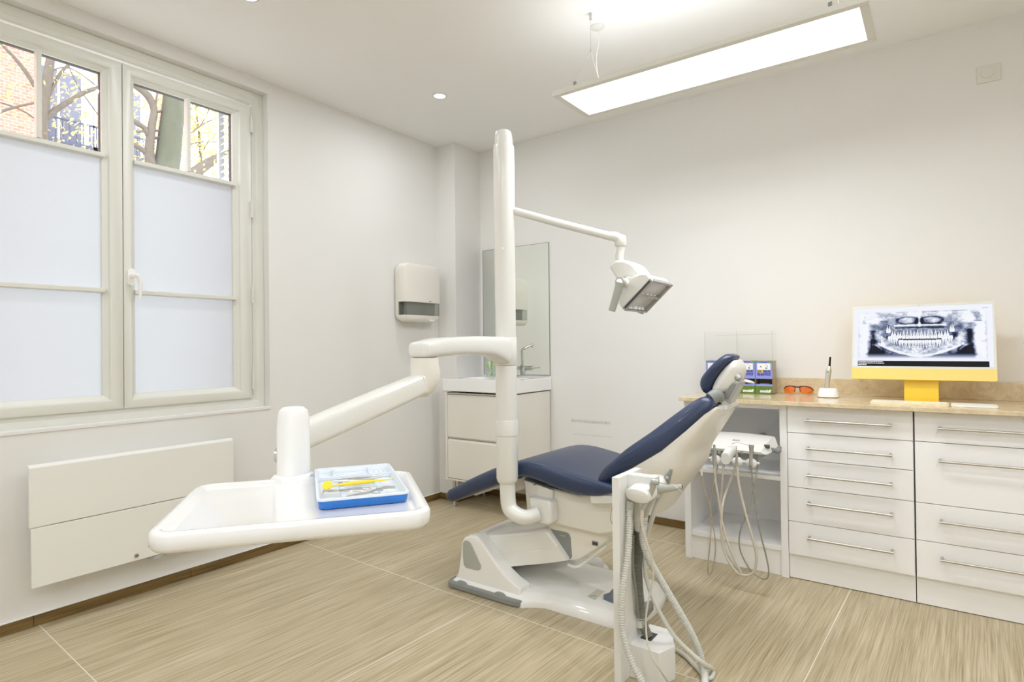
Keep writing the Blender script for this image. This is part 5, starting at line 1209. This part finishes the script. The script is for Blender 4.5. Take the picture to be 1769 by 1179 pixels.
bld('brick_building', 'pink brick building behind the thick tree trunk', -20.0, 7.9, 9.25, -1.5, 15, 'pink_brick', (8.6,), (2.2,), 0)
def wp(px, py, x): q = P('x', x, px, py); return q
random.seed(11)
def leaves(parent_pts, n, spread, size, seed, back=0):
    rnd = random.Random(seed); bm = NB()
    for i in range(n):
        c = Vector(rnd.choice(parent_pts)) + Vector((rnd.gauss(0, spread), rnd.gauss(0, spread), rnd.gauss(0, spread*.8))); c = EYE + (c-EYE)*(1+back/8)
        a = Vector((rnd.gauss(0, 1), rnd.gauss(0, 1), rnd.gauss(0, 1))).normalized(); u_ = a.orthogonal().normalized(); v_ = a.cross(u_); s = size*rnd.uniform(.6, 1.3)
        bm.faces.new([bm.verts.new(c+u_*s), bm.verts.new(c+v_*s*.5), bm.verts.new(c-u_*s), bm.verts.new(c-v_*s*.5)])
    return bm
def tree(label, x, trunk, tr, limbs, nl, spread, size, seed, m='bark', rs=.29, back=0):
    base = wp(*trunk[0], x); t = thing('street_tree', label, 'tree', (base.x, base.y, -1.5))
    pts = [Vector((base.x, base.y, -1.5))] + [wp(*q, x) for q in trunk]
    bm = NB(); tube(bm, pts, [q*rs for q in tr], 16); obj('trunk', bm, m, t, sharp=80)
    lp_ = []
    for L, r in limbs:
        P_ = [wp(q[0], q[1], x+(q[2] if len(q) > 2 else 0)) for q in L]; bm = NB(); tube(bm, P_, [q*rs for q in r], 8, k=5); obj('branch', bm, 'bark', t, sharp=80)
        lp_ += smooth_path(P_, 3)
    tg = tag(obj('foliage', leaves(lp_, nl, spread, size, seed, back), 'leaf_yellow', t), kind='stuff')
    return t
tree('slim branching autumn street tree left of the thick trunk', -7.2, [(72, 300), (76, 180), (86, 110), (92, 60)], [.20, .17, .15, .09],
     [([(70, 215), (90, 195), (115, 178), (150, 158), (190, 145), (230, 120)], [.12, .10, .09, .07, .06, .03]), ([(76, 180), (92, 150), (106, 125), (125, 105), (150, 70)], [.08, .06, .05, .04, .02]),
      ([(60, 150), (45, 125), (25, 100), (8, 82), (-30, 40)], [.07, .07, .06, .05, .03]), ([(-20, 200), (10, 190), (35, 183), (58, 178), (90, 170)], [.05, .05, .04, .04, .02]), ([(60, 205), (40, 192), (10, 180), (-20, 172)], [.03, .03, .03, .02]),
      ([(80, 135), (100, 118), (130, 122), (175, 155)], [.02, .02, .02, .02]), ([(100, 60), (130, 140), (172, 202)], [.02, .02, .02])], 800, .45, .026, 5, back=.35)
tree('thick mossy tree trunk close outside the right window sash', -6.2, [(284, 400), (292, 260), (301, 180), (305, 120), (306, 60)], [.30, .28, .25, .25, .26],
     [([(270, 300), (258, 270), (262, 220), (266, 190), (255, 165), (230, 145), (200, 120)], [.14, .11, .09, .08, .09, .07, .05]), ([(258, 268), (240, 255), (225, 248)], [.07, .06, .05]), ([(256, 235), (250, 222), (236, 212), (220, 200)], [.06, .06, .06, .04]),
      ([(266, 195), (285, 190), (300, 185)], [.03, .03, .02]), ([(268, 190), (271, 165), (273, 150)], [.025, .02, .012]), ([(236, 228), (262, 226), (300, 226)], [.03, .025, .02]), ([(262, 240), (282, 236), (300, 230)], [.03, .03, .02]),
      ([(300, 330, -3), (335, 300, -3), (372, 275, -3), (420, 250, -3)], [.25, .22, .16, .10]), ([(330, 230, -3), (350, 215, -3), (372, 205, -3)], [.03, .03, .02]), ([(325, 190, -3), (350, 180, -3), (372, 175, -3)], [.03, .03, .02]), ([(325, 250, -3), (350, 245, -3), (380, 246, -3)], [.03, .02, .02])], 2600, .5, .026, 9, 'bark_mossy', .42, 2.6)
tree('distant autumn tree seen against white sky through the right pane', -12.0, [(352, 420), (350, 330), (346, 260), (340, 200), (330, 140)], [.16, .14, .10, .07, .04],
     [([(346, 270), (360, 245), (380, 225), (400, 205)], [.06, .05, .04, .02]), ([(340, 215), (325, 195), (310, 185)], [.05, .04, .02]), ([(342, 225), (356, 200), (366, 175), (372, 150)], [.05, .04, .03, .02]), ([(346, 255), (330, 240), (318, 236)], [.04, .03, .02])], 1900, .62, .05, 21)
# white louvred shutter folded back in the outer reveal
shu = thing('louvred_shutter', 'white louvred wooden shutter folded back outside the right pane', 'shutter', (-3.5, 1.86, .9))
b = NB(); y0 = 1.865; box(b, -3.57, -3.545, y0, y0+.035, .86, 2.70); box(b, -3.37, -3.345, y0, y0+.035, .86, 2.70)
for z in (.86, 1.45, 2.05, 2.645): box(b, -3.545, -3.37, y0, y0+.035, z, z+.055)
obj('shutter_frame', b, 'shutter_white', shu, bevel=.002)
b = NB(); z = .93
while z < 2.63:
    loft(b, [[(x, y0+.006, z), (x, y0+.030, z+.030), (x, y0+.034, z+.030), (x, y0+.010, z)] for x in (-3.545, -3.37)]); z += .042
obj('louvres', b, 'shutter_white', shu)
b = NB(); box(b, XL-.45, XL-.4, WY0-.1, WY1+.1, WZ0-.08, WZ0); struct('trim_3', b, 'facade_pale')
